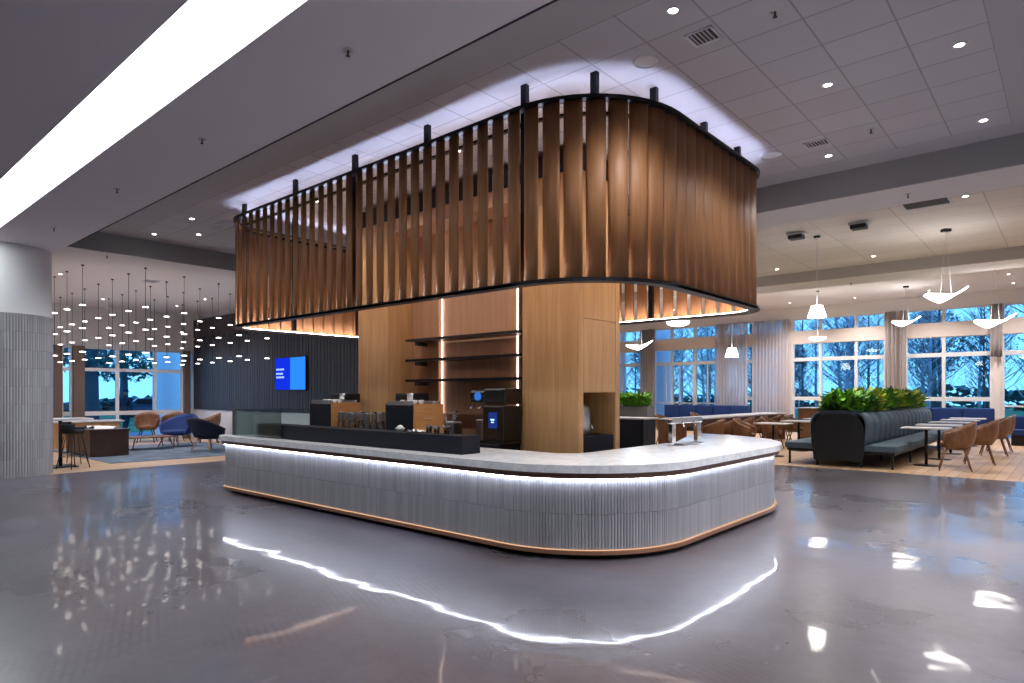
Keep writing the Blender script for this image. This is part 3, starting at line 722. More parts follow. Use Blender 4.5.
x, y = at(225, 223.7, H1); vent(x, y, H1, .5, .25, 'slotted air vent left of the canopy in the tiled ceiling')
x, y = at(926, 203, H2); vent(x, y, H2, .62, .45, 'large dark air grille in the warm dining ceiling', None, 'grille')
x, y = at(151, 281, H); vent(x, y, H, .4, .3, 'small dark vent in the lounge ceiling among the pendants')
for p, z in (((797,233),H2),((859.5,222.5),H2)):
    x, y = at(*p, z); o = empty('ceiling_projector', (x, y, z), label='small black and white unit fixed to the dining ceiling', cat='ceiling unit', group='ceiling units of the dining room')
    MB().box(-.16, .16, -.1, .1, -.05, 0, bev=.01).build('base', M['white'], o); MB().box(-.12, .12, -.14, .06, -.12, -.05, bev=.01).build('lamp_head', M['black'], o)
def sprink(p, z):
    x, y = at(*p, z); o = empty('ceiling_sprinkler', (x, y, z), label='tiny sprinkler head poking from the plaster ceiling', cat='sprinkler', group='sprinkler heads')
    MB().lathe([(.001,-.006),(.035,-.006),(.04,0)], 14).build('rosette', M['steel'], o)
    b = MB(); b.tube([(0,0,-.005),(0,0,-.045)], .008, 8); b.tube([(0,0,-.045),(0,0,-.05)], .018, 10); b.build('nozzle', M['black'], o)
for p in ((348,50),(202,139),(117,189),(54,228),(107,256)): sprink(p, H)
for p in ((775,11),(871,129)): sprink(p, H1)
sprink((908,194), H); sprink((851,283), H)

# ------------------------------------------------------------------ lounge pendants: cord with three lit discs
pd = empty('disc_pendant', (0,0,H), label='slim black cord pendant carrying three small lit discs above the lounge', cat='pendant light', group='disc pendants over the lounge')
MB().lathe([(.001,-.025),(.026,-.025),(.03,0)], 14).build('ceiling_rose', M['black'], pd)
MB().tube([(0,0,-.02),(0,0,-1.83)], .005, 5).build('cord', M['black'], pd)
for z in (3.34, 2.86, 2.37):
    d = MB().lathe([(.001,.0),(.05,-.001),(.058,.005),(.058,.008),(.048,.012),(.001,.016)], 20, (0,0,z-H)).build('disc', M['disc'], pd)
    MB().lathe([(.0,.05),(.012,.05),(.02,.027)], 10, (0,0,z-H)).build('disc_hub', M['black'], d)
spots_ = [(-17.52,4.19),(-16.56,4.19),(-15.48,4.19),(-18.96,5.18),(-20.02,5.18),(-17.88,5.17),(-16.89,5.17),(-20.38,6.15),(-19.29,6.14),(-15.84,5.17),(-18.26,6.13),(-17.29,6.13),
 (-19.66,7.08),(-16.31,6.14),(-18.74,7.09),(-15.3,6.14),(-17.68,7.08),(-20.12,8.02),(-16.74,7.1),(-19.01,8.0),(-18.11,8.02),(-15.64,7.08),(-17.0,8.0),(-15.99,7.97),(-14.94,7.95),(-14.6,7.08),(-14.85,5.17),(-21.1,5.18)]
for i, (x, y) in enumerate(spots_):
    o = pd if i == 0 else copy_tree(pd); o.location = (x, y, H)

# ------------------------------------------------------------------ dining pendants
def cone_lamp(x, y, zc, zt, r, lab):
    o = empty('shade_pendant', (x, y, zc), label=lab, cat='pendant light')
    MB().lathe([(.001,0),(.06,0),(.06,-.03),(.001,-.03)], 14).build('ceiling_rose', M['black'], o)
    MB().tube([(0,0,-.03),(0,0,zt-zc)], .006, 5).build('cord', M['white'], o)
    MB().lathe([(.001,0),(r*.6,0),(r,-r*1.35),(r*.97,-r*1.35),(r*.57,-.01)], 28, (0,0,zt-zc)).build('lamp_shade', M['lamp'], o)
def wing_lamp(x, y, zc, zl, w, rz, lab, grp=None):
    o = empty('wing_pendant', (x, y, zc), rz, label=lab, cat='pendant light', group=grp)
    MB().box(-.07, .07, -.05, .05, -.05, 0, bev=.008).build('ceiling_rose', M['black'], o)
    b = MB(); b.tube([(0,0,-.05),(-.1,0,zl-zc+.03)], .003, 4); b.tube([(0,0,-.05),(.1,0,zl-zc+.03)], .003, 4); b.build('cord', M['white'], o)
    def fn(u, v):
        s = 2*u-1; wd = .3*(1-.75*abs(s)**1.3)*w
        return (s*w*.58, (v-.5)*wd*2, zl-zc + .24*w*abs(s)**1.3*(1.3 if s > 0 else .45) - (v-.5)*wd*.5)
    MB().sheet(fn, 20, 4, .02).build('luminous_wing', M['lamp'], o)
cone_lamp(*at(817,236,H2), H2, 3.13, .16, 'white cone shaded pendant lamp over the dining tables left of the planter')
cone_lamp(-8.0, 19.5, H3, 2.92, .2, 'small white cone pendant in front of the sheer curtains')
RZ = math.radians(41)
wing_lamp(*at(946,229,H2), H2, 3.2, .62, RZ, 'large white wing shaped pendant lamp nearest, above the planter bench')
wing_lamp(*at(906,286,H3), H3, 3.68, .72, RZ, 'white wing shaped pendant lamp in front of the window pier above the plants')
wing_lamp(*at(995,262,H2+.0), H2, 3.05, .75, RZ, 'white wing shaped pendant lamp above the glazed door at far right')
wing_lamp(-12.0, 20.8, H3, 3.2, .8, RZ, 'white wing shaped pendant lamp just right of the oak tower')
def dome(x, y, zc, zl, r, lab):
    o = empty('dome_pendant', (x, y, zc), label=lab, cat='pendant light')
    MB().lathe([(.001,0),(.05,0),(.05,-.03),(.001,-.03)], 12).build('ceiling_rose', M['black'], o)
    MB().tube([(0,0,-.03),(0,0,zl-zc)], .005, 5).build('cord', M['white'], o)
    MB().lathe([(.001,0),(r,-.01),(r*.9,-r*.25),(r*.5,-r*.4),(.001,-r*.45)], 24, (0,0,zl-zc)).build('lamp_bowl', M['lamp'], o)
dome(-7.9, 15.7, H2, 3.42, .3, 'shallow white bowl pendant seen right under the slatted canopy')
dome(-6.3, 22.3, H3, 3.35, .26, 'white bowl pendant hanging below the cone shade before the window')

# ------------------------------------------------------------------ furniture makers
def shell_chair(label, group, shell_m, leg_m, loc, rz, seat_h=.45, seat_m=None):
    o = empty('tub_chair', loc, rz, label=label, cat='chair', group=group)
    def fn(u, v):
        a = math.radians(-130+260*u); c_ = math.cos(a)
        top = seat_h + .16 + .24*max(0, .5+.5*c_)**1.2
        z = seat_h-.08 + (top-(seat_h-.08))*v; r = .2+.08*min(1, v*2.2)**.6
        return (-r*1.0*c_-.02*v, r*1.05*math.sin(a), z)
    MB().sheet(fn, 20, 6, .022).build('shell_back', shell_m, o)
    MB().lathe([(.001,-.1),(.14,-.1),(.21,-.06),(.225,0),(.2,.03),(.001,.035)], 24, (0,0,seat_h)).build('seat', seat_m or shell_m, o)
    for sx_, sy_ in ((1,1),(1,-1),(-1,1),(-1,-1)):
        MB().tube([(sx_*.13, sy_*.13, seat_h-.07), (sx_*.24, sy_*.22, 0)], [.018,.011], 7).build('leg', leg_m, o)
    return o
def ped_table(label, group, loc, w=.7, d=.7, h=.79, rz=0, round_=False):
    o = empty('pedestal_table', loc, rz, label=label, cat='table', group=group)
    if round_: MB().lathe([(.001,h-.03),(w/2-.01,h-.03),(w/2,h-.02),(w/2,h),(.001,h)], 28).build('tabletop', M['tabletop'], o)
    else: MB().box(-w/2, w/2, -d/2, d/2, h-.03, h, bev=.006).build('tabletop', M['tabletop'], o)
    MB().tube([(0,0,.02),(0,0,h-.03)], .03, 10).build('pedestal', M['black'], o)
    MB().lathe([(.001,0),(.24,0),(.24,.01),(.05,.025),(.001,.025)], 22).build('base', M['black'], o)
    return o
# right row of tables and chairs along the bench
ty = [16.0, 17.7, 19.5, 21.3, 22.9]
names = ['nearest', 'second nearest', 'middle', 'second farthest', 'farthest']
for y, n in zip(ty, names): ped_table('white topped pedestal table on the right side of the planter bench, %s of five' % n, 'tables right of the planter bench', (-2.35, y-.1, 0), .85, .62, .8)
cy = [(-1.78,15.3), (-1.55,17.0), (-1.5,19.6), (-1.5,21.1)]
for (x, y), n in zip(cy, ['nearest','second','third','farthest']):
    shell_chair('brown tub chair at the right hand tables, %s of the row of four' % n, 'tub chairs right of the bench', M['walnut'], M['walnut'], (x, y, 0), PI+.15, .48).scale = (1.1, 1.1, 1.1)
# left row
for i, y in enumerate([15.9, 17.8, 19.7]):
    ped_table('white topped pedestal table left of the planter bench, %s' % ['nearest','middle of three','farthest of three'][i], 'tables left of the planter bench', (-5.5, y, 0), .75, .62, .8)
    shell_chair('brown tub chair left of its table beside the planter bench, %s' % ['nearest','middle of three','farthest of three'][i], 'tub chairs left of the bench', M['walnut'], M['walnut'], (-6.25, y+.25, 0), .1, .48)

# planter bench, two-sided
pb = empty('planter_bench', (-3.7, 14.5, 0), label='long two sided slate blue upholstered bench with fluted backs and a planter box', cat='bench')
BL = 7.7
def bench_side(s):
    x_in = .40
    # seat
    b = MB()
    n = 11
    for k in range(n): b.box(x_in*s if s > 0 else -1.07, 1.07 if s > 0 else x_in*s, k*BL/n+.004, (k+1)*BL/n-.004, .33, .47, bev=.03)
    b.build('seat', M['teal'], pb)
    MB().box(min(s*.35, s*1.03), max(s*.35, s*1.03), .04, BL-.04, .28, .335).build('seat_frame', M['black'], pb)
    # fluted back: curved cushions
    b = MB()
    n = 15
    for k in range(n):
        y0, y1 = k*BL/n+.01, (k+1)*BL/n-.01
        def fn(u, v):
            t = v*1.25; bulge = .035*math.sin(u*PI)**.6
            x = .47 - .0*t + .10*math.sin(min(t,1)*PI*.5)*0 - .22*max(0, t-.55)**1.6 + .03*math.sin(t*PI*.8)
            return (s*(x+bulge), y0+(y1-y0)*u, .45+.62*math.sin(min(1, t/1.25)*PI*.5))
        b.sheet(fn, 6, 8, .05*(1 if s < 0 else -1))
    b.build('back_cushion', M['teal'], pb)
bench_side(1); bench_side(-1)
# end gable: dark rounded hump
def gable(y0, y1):
    pts = [(-.46,.12),(.46,.12),(.5,.5),(.48,.85),(.38,1.03),(.2,1.09),(-.2,1.09),(-.38,1.03),(-.48,.85),(-.5,.5)]
    b = MB(); A = [b.bm.verts.new((x, y0, z)) for x, z in pts]; B = [b.bm.verts.new((x, y1, z)) for x, z in pts]
    b.face(A); b.face(B[::-1])
    for k in range(len(pts)): b.face([A[k], B[k], B[(k+1)%len(pts)], A[(k+1)%len(pts)]])
    return b
gable(-.05, .02).build('end_panel', M['charc'], pb); gable(BL-.02, BL+.05).build('end_panel', M['charc'], pb)
b = MB(); b.box(-.33, .33, .0, BL, .3, 1.16); b.build('planter_box', mat('blue_grey_planter', (.05,.07,.1), .6), pb)
for yy in (.06, 1.9, 3.8, 5.7, BL-.06):
    for xx in (-.98, -.42, .42, .98): MB().box(xx-.02, xx+.02, yy-.02, yy+.02, 0, .3).build('leg', M['black'], pb)
def foliage(mb, x0, x1, y0, y1, z0, z1, n, size):
    for _ in range(n):
        x, y = random.uniform(x0, x1), random.uniform(y0, y1); az = random.uniform(0, 2*PI); tilt = random.uniform(.2, 1.2); l = size*random.uniform(.6, 1.3)
        z = z0+(z1-z0)*random.random()**1.3*.7
        d = Vector((math.cos(az)*math.cos(tilt), math.sin(az)*math.cos(tilt), math.sin(tilt))); sd = d.cross(Vector((0,0,1))).normalized()*l*.16
        p = Vector((x, y, z)); q = p+d*l*.5; e = p+d*l+Vector((0,0,-l*.18))
        v = [mb.bm.verts.new(t) for t in (p, q-sd, e, q+sd)]
        mb.face(v)
    return mb
M['leaf2'] = mat('yellow_green_leaf', (.42,.5,.05), .5, var=.4, scale=6)
M['leaf3'] = mat('deep_green_leaf', (.05,.2,.04), .5, var=.5, scale=6)
for k in range(10):
    y0 = .15+k*(BL-.3)/10
    pl = empty('potted_fern', (-3.7, 14.5+y0+.37, 1.1), label='bushy green fern growing in the planter of the long bench', cat='plant', group='ferns in the bench planter')
    foliage(MB(), -.36, .36, -.42, .42, .0, .5, 420, .3).build('fronds', [M['leaf'], M['leaf2'], M['leaf3']][(k*2) % 3], pl)
    foliage(MB(), -.34, .34, -.42, .42, .0, .42, 260, .26).build('fronds', [M['leaf3'], M['leaf'], M['leaf']][k % 3], pl)
    MB().box(-.3, .3, -.36, .36, -.05, .02).build('soil', M['brown'], pl)

# blue window banquettes
def banquette(x0, x1, y0, lab, h=1.05):
    o = empty('blue_banquette', (x0, y0, 0), label=lab, cat='banquette')
    W = x1-x0; n = max(2, int(W/.7))
    MB().box(0, W, .1, .72, 0, .3).build('plinth', M['black'], o)
    b = MB(); [b.box(k*W/n+.004, (k+1)*W/n-.004, 0, .6, .3, .47, bev=.03) for k in range(n)]; b.build('seat', M['navy'], o)
    b = MB(); [b.box(k*W/n+.004, (k+1)*W/n-.004, .55, .75, .45, h, bev=.04) for k in range(n)]; b.build('backrest', M['navy'], o)
banquette(-4.4, -1.9, 24.6, 'navy blue banquette under the window right of the planter bench')
banquette(-1.4, 2.6, 23.6, 'navy blue banquette at the far right edge by the glazed door', .85)
banquette(-13.2, -9.6, 24.4, 'navy blue banquette under the sheer curtains beyond the long communal table')
# communal table (runs along Y) with wooden end panel
ct = empty('communal_table', (-7.62, 14.8, 0), label='long white topped communal table with oak end panel behind the bar', cat='table')
MB().box(-.4, .4, 0, 7.3, .84, .88, bev=.005).build('tabletop', M['tabletop'], ct)
MB().box(-.38, .38, 0.01, .06, 0, .84).build('end_panel', M['walnut'], ct)
MB().box(-.38, .38, 7.2, 7.26, 0, .84).build('end_panel', M['walnut'], ct)
MB().box(-.3, -.25, .06, 7.2, .6, .84).build('apron', M['walnut'], ct); MB().box(.25, .3, .06, 7.2, .68, .84).build('apron', M['walnut'], ct)
for i, y in enumerate([15.6, 16.6, 17.6, 18.6, 19.7, 20.8]):
    shell_chair('brown tub chair on the near side of the long communal table', 'tub chairs on the near side of the communal table', M['walnut'], M['walnut'], (-6.92, y, 0), PI+.1, .48)
for i, y in enumerate([16.2, 18.4]):
    shell_chair('brown tub chair on the far side of the long communal table', 'tub chairs on the far side of the communal table', M['walnut'], M['walnut'], (-8.5, y, 0), .1, .55)
# dark service cabinet with white top
dc = empty('service_cabinet', (-8.42, 13.75, 0), label='black service cabinet with white top seen just right of the oak tower', cat='cabinet')
MB().box(-.65, .6, 0, .6, .08, .88, bev=.004).build('body', mat('navy_black_cabinet', (.02,.028,.045), .5), dc)
MB().box(-.7, .65, -.03, .63, .88, .92, bev=.004).build('worktop', M['tabletop'], dc)
MB().box(-.6, .56, .03, .58, 0, .08).build('plinth', M['black'], dc)
for x0 in (-.63, -.02): MB().box(x0, x0+.59, -.02, 0, .1, .87, bev=.003).build('door', M['matteblk'], dc)
# low oak counter left of the planter
wc = empty('oak_counter', (-7.0, 22.6, 0), label='low walnut fronted counter under the window left of the planter ferns', cat='counter')
MB().box(0, 2.2, 0, .7, 0, 1.02, bev=.004).build('body', M['walnut'], wc); MB().box(-.03, 2.23, -.03, .73, 1.02, 1.05).build('worktop', M['tabletop'], wc)
# planter box with shrub right of tower
p2 = empty('planter_box', (-12.0, 20.2, 0), label='grey planter box standing by the windows right of the oak tower', cat='planter')
MB().box(-.9, .8, -.25, .25, 0, 1.05, bev=.01).build('box', mat('grey_planter', (.1,.12,.15), .6), p2)
MB().box(-.86, .76, -.21, .21, 1.04, 1.06).build('soil', M['brown'], p2)
sh = empty('potted_shrub', (-12.0, 20.2, 1.05), label='bushy green plant growing in the grey planter box right of the oak tower', cat='plant')
foliage(MB(), -.8, .7, -.2, .2, 0, .55, 900, .26).build('fronds', M['leaf'], sh); foliage(MB(), -.8, .7, -.2, .2, 0, .3, 300, .26).build('fronds', M['leaf3'], sh)

# ------------------------------------------------------------------ lounge furniture
rug = MB(); rug.box(-20.6, -15.6, 4.75, 8.7, .001, .012); tag(rug.build('rug', M['rug']), 'blue grey rug on the oak floor of the lounge', 'rug')
ht = empty('bar_table', (-15.75, 3.87, 0), label='tall white topped table with black pedestal beside the tiled column', cat='table')
MB().box(-.35, .35, -.35, .5, .96, 1.0, bev=.006).build('tabletop', M['tabletop'], ht)
MB().tube([(0,0,.02),(0,0,.96)], .035, 10).build('pedestal', M['black'], ht)
MB().box(-.3, .3, -.25, .25, 0, .02, bev=.004).build('base', M['black'], ht)
def stool(x, y, rz, lab):
    o = empty('bar_stool', (x, y, 0), rz, label=lab, cat='stool')
    MB().lathe([(.001,.7),(.17,.7),(.2,.74),(.19,.78),(.001,.77)], 18).build('seat', M['charc'], o)
    MB().sheet(lambda u, v: (-.2*math.cos(math.radians(-60+120*u)), .2*math.sin(math.radians(-60+120*u)), .76+.14*v), 10, 3, .02).build('backrest', M['charc'], o)
    for sx_, sy_ in ((1,1),(1,-1),(-1,1),(-1,-1)): MB().tube([(sx_*.1, sy_*.1, .71), (sx_*.2, sy_*.2, 0)], .009, 6).build('leg', M['black'], o)
    MB().tube([(.17*math.cos(a*PI/8+PI/8)*1.2, .17*math.sin(a*PI/8+PI/8)*1.2, .25) for a in range(17)], .007, 6).build('foot_ring', M['black'], o)
stool(-16.3, 4.25, 1, 'black wire legged stool at the tall table, left one'); stool(-15.2, 3.95, 2, 'black wire legged stool at the tall table, right one')
bx = empty('magazine_chest', (-17.35, 4.85, 0), label='dark brown box shaped chest with open magazines on the lounge floor', cat='chest')
MB().box(-1.9, 0, 0, .82, .02, .62, bev=.008).build('body', M['brown'], bx); MB().box(-1.93, .03, -.03, .85, .62, .66, bev=.005).build('top_board', M['brown'], bx)
MB().box(-1.85, -.05, .05, .78, 0, .02).build('plinth', M['black'], bx)
for (x, y, rz, l) in ((-18.3, 5.25, .3, 'open white magazine on the brown chest, left one'), (-17.8, 5.3, -.4, 'open white magazine on the brown chest, right one')):
    o = empty('magazine', (x, y, .661), rz, label=l, cat='magazine')
    MB().grid(lambda u, v: (-.3+.6*u, -.2+.4*v, .005+.05*abs(math.sin(u*2*PI))*(1-.2*v)), 16, 2).build('pages', M['paper'], o)
    MB().box(-.305, .305, -.205, .205, 0, .004).build('cover', M['navy'], o)
wt = empty('window_table', (-21.3, 4.6, 0), label='tan panel sided table with pale top under the lounge window', cat='table')
MB().box(-.45, .45, -1.0, 2.1, .7, .74, bev=.005).build('tabletop', M['tabletop'], wt)
MB().box(.36, .41, -.9, 2.0, 0, .7).build('side_panel', M['oak'], wt); MB().box(-.41, -.36, -.9, 2.0, 0, .7).build('side_panel', M['oak'], wt); MB().box(-.4, .4, 1.96, 2.0, 0, .7).build('end_panel', M['oak'], wt)
cf = empty('coffee_table', (-18.9, 6.65, 0), label='low slatted wooden coffee table on the blue grey rug', cat='coffee table')
b = MB(); [b.box(-.38+k*.1, -.29+k*.1, -.55, .55, .33, .36, bev=.004) for k in range(8)]; b.build('tabletop', M['walnut'], cf)
for sx_ in (-1, 1):
    for sy_ in (-1, 1): MB().tube([(sx_*.3, sy_*.42, .33), (sx_*.36, sy_*.52, .012)], [.022,.013], 7).build('leg', M['walnut'], cf)
def lounge_chair(x, y, rz, m, lab, legm=None, sc_=1):
    o = empty('lounge_chair', (x, y, .012), rz, label=lab, cat='armchair'); o.scale = (sc_, sc_, sc_)
    def fn(u, v):
        a = math.radians(-115+230*u); c_ = math.cos(a); top = .5+.32*max(0, .5+.5*c_)**1.5
        r = .3+.1*v
        return (-r*c_-.1*v, r*1.05*math.sin(a), .34+(top-.34)*v)
    MB().sheet(fn, 20, 6, .045).build('shell_back', m, o)
    MB().lathe([(.001,.28),(.2,.28),(.31,.32),(.32,.38),(.28,.42),(.001,.43)], 24).build('seat', M['charc'] if m != M['navy'] else m, o)
    for sx_, sy_ in ((1,1),(1,-1),(-1,1),(-1,-1)): MB().tube([(sx_*.18, sy_*.18, .3), (sx_*.3, sy_*.28, 0)], [.02,.012], 7).build('leg', legm or M['oak'], o)
shell_chair('brown shell chair by the lounge window, left of the pair', None, M['walnut'], M['black'], (-21.7, 7.6, 0), -.5, .46).scale = (1.1, 1.1, 1.08)
shell_chair('brown shell chair by the lounge window, right of the pair', None, M['walnut'], M['black'], (-21.3, 8.2, 0), -.8, .46).scale = (1.1, 1.1, 1.08)
shell_chair('brown shell chair against the white wainscot', None, M['walnut'], M['black'], (-19.95, 8.72, 0), -1.9, .46).scale = (1.1, 1.1, 1.08)
lounge_chair(-19.25, 7.5, -1.0, M['navy'], 'royal blue lounge chair between the coffee table and the charcoal wall', M['walnut'], 1.12)
lounge_chair(-17.3, 7.6, 1.9, mat('dark_navy_fabric', (.008,.012,.03), .8), 'dark navy lounge chair with wooden legs nearest the bar', sc_=1.08)

# ------------------------------------------------------------------ outdoors
g = MB(); g.box(-90, 60, YW+6, 110, -.35, -.2); g.box(-90, XL-7, -40, YW+6, -.35, -.2)
tag(g.build('lawn', M['grass']), 'green lawn beyond the windows', 'grass', kind='structure').name = 'ground_lawn'
g = MB(); g.box(XL-7, 60, YW+.25, YW+6, -.3, -.1); g.box(XL-7, XL-.2, -40, YW+.25, -.3, -.1); g.build('ground_terrace', M['terrace'])['kind'] = 'structure'
def tree_bare(seed, m, h):
    random.seed(seed); o = empty('woodland_tree', (0,0,-.25), label='slender pale trunked tree beyond the dining windows', cat='tree', group='woodland trees beyond the dining windows')
    mb = MB(); lean = random.uniform(-.6,.6)
    pts = [(lean*t**1.3+random.uniform(-.06,.06), random.uniform(-.05,.05), h*t) for t in [k/6 for k in range(7)]]
    mb.tube(pts, [.13*(1-.75*k/6) for k in range(7)], 7); mb.build('trunk', m, o)
    b = MB()
    for k in range(60):
        t = random.uniform(.12, .95); z = h*t; az = random.uniform(0, 2*PI); l = random.uniform(.8, 2.4)*(1.2-t*.6)
        x0 = lean*t**1.3; e = (x0+math.cos(az)*l*.7, math.sin(az)*l*.7, z+l*.75); md = (x0+math.cos(az)*l*.4, math.sin(az)*l*.4, z+l*.3)
        b.tube([(x0,0,z), md, e], [.03,.018,.006], 4)
        for q in range(3):
            a2 = az+random.uniform(-1,1); b.tube([md, (md[0]+math.cos(a2)*l*.5, md[1]+math.sin(a2)*l*.5, md[2]+l*.5)], [.012,.004], 3)
    b.build('branches', m, o); random.seed(seed*3+1)
    b = MB(); foliage(b, -1.3, 1.3, -1.2, 1.2, h*.3, h*1.1, 260, .2).build('leaves', M['leafdk'], o)
    return o
def tree_leafy(seed, h, r, n=3200):
    random.seed(seed); o = empty('leafy_tree', (0,0,-.25), label='dark leafy tree outside the building', cat='tree', group='leafy trees outside')
    MB().tube([(0,0,0),(.1,0,h*.4),(0,.1,h*.8)], [.32,.24,.1], 9).build('trunk', M['bark'], o)
    b = MB()
    for _ in range(n):
        a, e = random.uniform(0, 2*PI), math.asin(random.uniform(-1,1)); q = r*random.uniform(.45,1)**.5
        p = Vector((q*math.cos(a)*math.cos(e), q*math.sin(a)*math.cos(e), h*.74+q*.85*math.sin(e)*1.1)); s_ = random.uniform(.08,.18)
        d = Vector((random.uniform(-1,1), random.uniform(-1,1), random.uniform(-1,1))).normalized(); w_ = d.cross(Vector((.3,.2,1))).normalized()
        b.face([b.bm.verts.new(p-d*s_), b.bm.verts.new(p+w_*s_*.7), b.bm.verts.new(p+d*s_), b.bm.verts.new(p-w_*s_*.7)])
    b.build('crown', M['leafdk'], o); return o
protos = [tree_bare(11, M['birch'], 9), tree_bare(12, M['bark'], 10), tree_bare(13, M['birch'], 8)]
random.seed(21); placed = []
for i in range(64):
    o = protos[i] if i < 3 else copy_tree(protos[i % 3])
    y = 36+ (i % 6)*5.5+random.uniform(-2,2); t = (i*0.618) % 1
    for q in range(60):
        y = random.uniform(34, 66); lx = (-.85+1.0*random.random())*y*.95
        if all((lx-a)**2+(y-b)**2 > 3.3**2 for a, b in placed): break
    placed.append((lx, y)); o.location = (lx, y, -.25); o.rotation_euler = (0,0,random.uniform(0,6)); s_ = random.uniform(.8,1.25); o.scale = (s_,s_,s_)
lp = [tree_leafy(31, 7, 2.9), tree_leafy(32, 9, 3.3)]
pos = [(-31,8.7),(-38,15.5),(-50,16),(-43,22),(-56,24),(-57,12),(-24,71),(-10,72),(2,70),(-38,70)]
for i, (x, y) in enumerate(pos):
    o = lp[i] if i < 2 else copy_tree(lp[i % 2]); o.location = (x, y, -.25); o.rotation_euler = (0,0,i*1.3)
    o['label'] = 'dark leafy tree outside the lounge windows' if i < 6 else 'dark leafy tree among the woodland beyond the dining windows'
    o['group'] = 'leafy trees outside the lounge' if i < 6 else 'leafy trees in the woodland'
# hedge bank far off closes the horizon
def hedge(x0, y0, x1, y1, lab, h=2.4):
    b = MB(); n = 2600
    for _ in range(n):
        t = random.random(); x = x0+(x1-x0)*t+random.uniform(-1,1); y = y0+(y1-y0)*t+random.uniform(-1,1); z = random.random()**1.2*h*(.75+.25*math.sin(t*31))
        s_ = random.uniform(.25,.6); d = Vector((random.uniform(-1,1), random.uniform(-1,1), random.uniform(-1,1))).normalized(); w_ = d.cross(Vector((.3,.2,1))).normalized(); p = Vector((x,y,z))
        b.face([b.bm.verts.new(p-d*s_), b.bm.verts.new(p+w_*s_), b.bm.verts.new(p+d*s_), b.bm.verts.new(p-w_*s_)])
    tag(b.build('hedge', M['leafdk']), lab, 'hedge')
hedge(-75, 82, 25, 82, 'long dark hedge far beyond the dining windows'); hedge(-72, -5, -72, 60, 'dark hedge far beyond the lounge windows', 1.1)
# outdoor columns
for (x, y, r, l) in ((-25.4, 9.75, .5, 'pale blue round column outside the lounge window'), (-15.2, 28.6, .42, 'white round column outside the dining door, right one'), (-17.6, 28.6, .3, 'white round column outside the dining door, left one')):
    o = empty('outdoor_column', (x, y, -.15), label=l, cat='column')
    MB().lathe([(r,0),(r,6)], 28).build('shaft', M['white'], o); MB().lathe([(.001,0),(r+.06,0),(r+.06,.1),(r,.12)], 28).build('base', M['white'], o)
# low white outdoor rail seats
for x, l in ((-9.3,'white outdoor table seen through the gap of the sheer curtains'), (-4.2,'white outdoor table beyond the window right of the planter')):
    o = empty('outdoor_table', (x, 29.5, -.1), label=l, cat='table')
    MB().lathe([(.001,.95),(.75,.95),(.78,.97),(.75,1.0),(.001,1.0)], 24).build('tabletop', M['white'], o); MB().tube([(0,0,0),(0,0,.95)], .05).build('pedestal', M['white'], o); MB().lathe([(.001,0),(.35,0),(.3,.03),(.001,.04)], 18).build('base', M['white'], o)
# parked car blurred outside the lounge
cr = empty('parked_car', (-52, 18.6, -.2), rz=1.3, label='parked car under the trees outside the lounge window', cat='car')
b = MB(); pts = [(-2.2,.35),(-2.2,.75),(-1.6,.9),(-1.0,1.38),(.7,1.42),(1.3,.95),(2.1,.8),(2.2,.35)]
A = [b.bm.verts.new((x,-.85,z)) for x,z in pts]; B = [b.bm.verts.new((x,.85,z)) for x,z in pts]; b.face(A); b.face(B[::-1])
for k in range(len(pts)): b.face([A[k],B[k],B[(k+1)%len(pts)],A[(k+1)%len(pts)]])
b.build('car_body', M['carblue'], cr)
b = MB(); b.box(-1.1,.85,-.87,.87,.95,1.3); b.build('car_windows', M['black'], cr)
for x in (-1.4, 1.35):
    for y in (-.8, .8): MB().tube([(x,y-.1,.32),(x,y+.1,.32)], .32, 18).build('wheel', M['black'], cr)

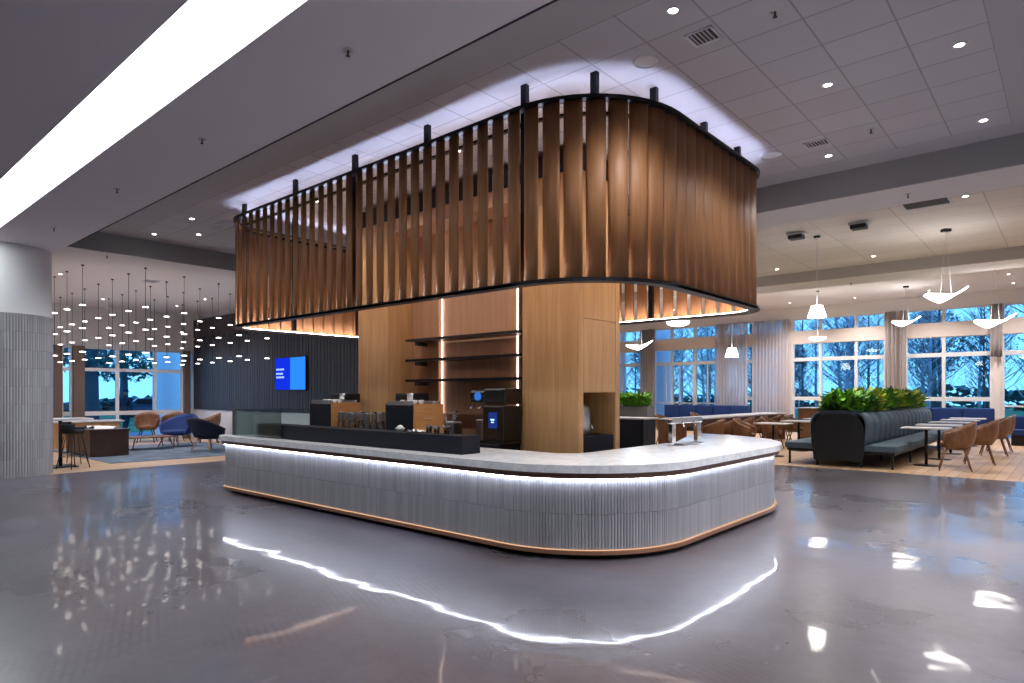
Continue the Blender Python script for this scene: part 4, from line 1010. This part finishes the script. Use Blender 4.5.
# person outside the lounge window (skin-modifier body)
def person(loc, rz):
    o = empty('person', loc, rz, label='person in dark jacket and cap walking past outside the lounge window', cat='person')
    V = [((0,0,.95),.13,.1),((0,0,1.15),.14,.11),((0.02,0,1.38),.17,.11),((.02,0,1.48),.07,.07),((.03,0,1.55),.06,.06),
         ((.02,.19,1.4),.07,.07),((.0,.24,1.12),.055,.055),((.12,.22,.9),.045,.045),((.16,.21,.83),.04,.03),
         ((.02,-.19,1.4),.07,.07),((-.02,-.24,1.12),.055,.055),((.08,-.22,.9),.045,.045),((.11,-.21,.83),.04,.03),
         ((0,.09,.88),.1,.1),((.12,.1,.5),.075,.075),((.02,.1,.1),.05,.05),((.14,.1,.04),.04,.04),
         ((0,-.09,.88),.1,.1),((-.04,-.1,.5),.075,.075),((-.22,-.1,.12),.05,.05),((-.12,-.1,.04),.04,.04)]
    E_ = [(0,1),(1,2),(2,3),(3,4),(2,5),(5,6),(6,7),(7,8),(2,9),(9,10),(10,11),(11,12),(0,13),(13,14),(14,15),(15,16),(0,17),(17,18),(18,19),(19,20)]
    me = bpy.data.meshes.new('body'); me.from_pydata([v[0] for v in V], E_, []); ob = bpy.data.objects.new('body', me); C.objects.link(ob); ob.parent = o
    sk = ob.modifiers.new('s', 'SKIN'); 
    for i, v in enumerate(V): me.skin_vertices[0].data[i].radius = (v[1], v[2])
    me.skin_vertices[0].data[0].use_root = True
    ss = ob.modifiers.new('ss', 'SUBSURF'); ss.levels = 1; ss.render_levels = 2; me.materials.append(M['person'])
    MB().lathe([(.001,-.12),(.05,-.11),(.075,-.05),(.085,.02),(.08,.08),(.05,.12),(.001,.13)], 16, (.04,0,1.66)).build('head', M['skin'], o)
    b = MB(); b.lathe([(.09,.02),(.09,.08),(.06,.13),(.001,.145)], 16, (.03,0,1.66)); b.box(.09, .19, -.06, .06, 1.68, 1.695, bev=.004); b.build('cap', M['person'], o)
def skin_ok(): return True
try: person((-27.0, 8.7, -.1), 2.2)
except Exception as e: print('person', e)

# ------------------------------------------------------------------ light: dusk sky
W_ = bpy.data.worlds.new('dusk'); bpy.context.scene.world = W_; W_.use_nodes = True; nt = W_.node_tree
bg = nt.nodes['Background']; tc = N(nt, 'ShaderNodeTexCoord'); sp = N(nt, 'ShaderNodeSeparateXYZ'); L(nt, tc.outputs['Generated'], sp.inputs[0])
r = N(nt, 'ShaderNodeValToRGB'); e = r.color_ramp.elements; e[0].position = 0; e[0].color = (.17,.5,.85,1); e[1].position = .6; e[1].color = (.07,.27,.72,1)
L(nt, sp.outputs[2], r.inputs[0]); L(nt, r.outputs[0], bg.inputs[0]); bg.inputs[1].default_value = 1.25

# ------------------------------------------------------------------ camera
cam = bpy.data.cameras.new('camera'); co = bpy.data.objects.new('camera', cam); C.objects.link(co)
co.location = (0, 0, 1.5); co.rotation_euler = (PI/2, 0, math.radians(41.16))
cam.sensor_width = 36; cam.lens = 36*644/1024; cam.shift_y = (394-341.5)/1024; cam.clip_end = 400; cam.clip_start = .05
sc = bpy.context.scene; sc.camera = co
sc.view_settings.view_transform = 'Standard'; sc.view_settings.look = 'None'; sc.view_settings.gamma = 1; sc.view_settings.use_curve_mapping = False
sc.view_settings.exposure = 1.0
sc.cycles.max_bounces = 6; sc.cycles.diffuse_bounces = 3; sc.cycles.glossy_bounces = 4; sc.cycles.transparent_max_bounces = 16; sc.cycles.transmission_bounces = 4
sc.cycles.caustics_reflective = False; sc.cycles.caustics_refractive = False; sc.cycles.sample_clamp_indirect = 6
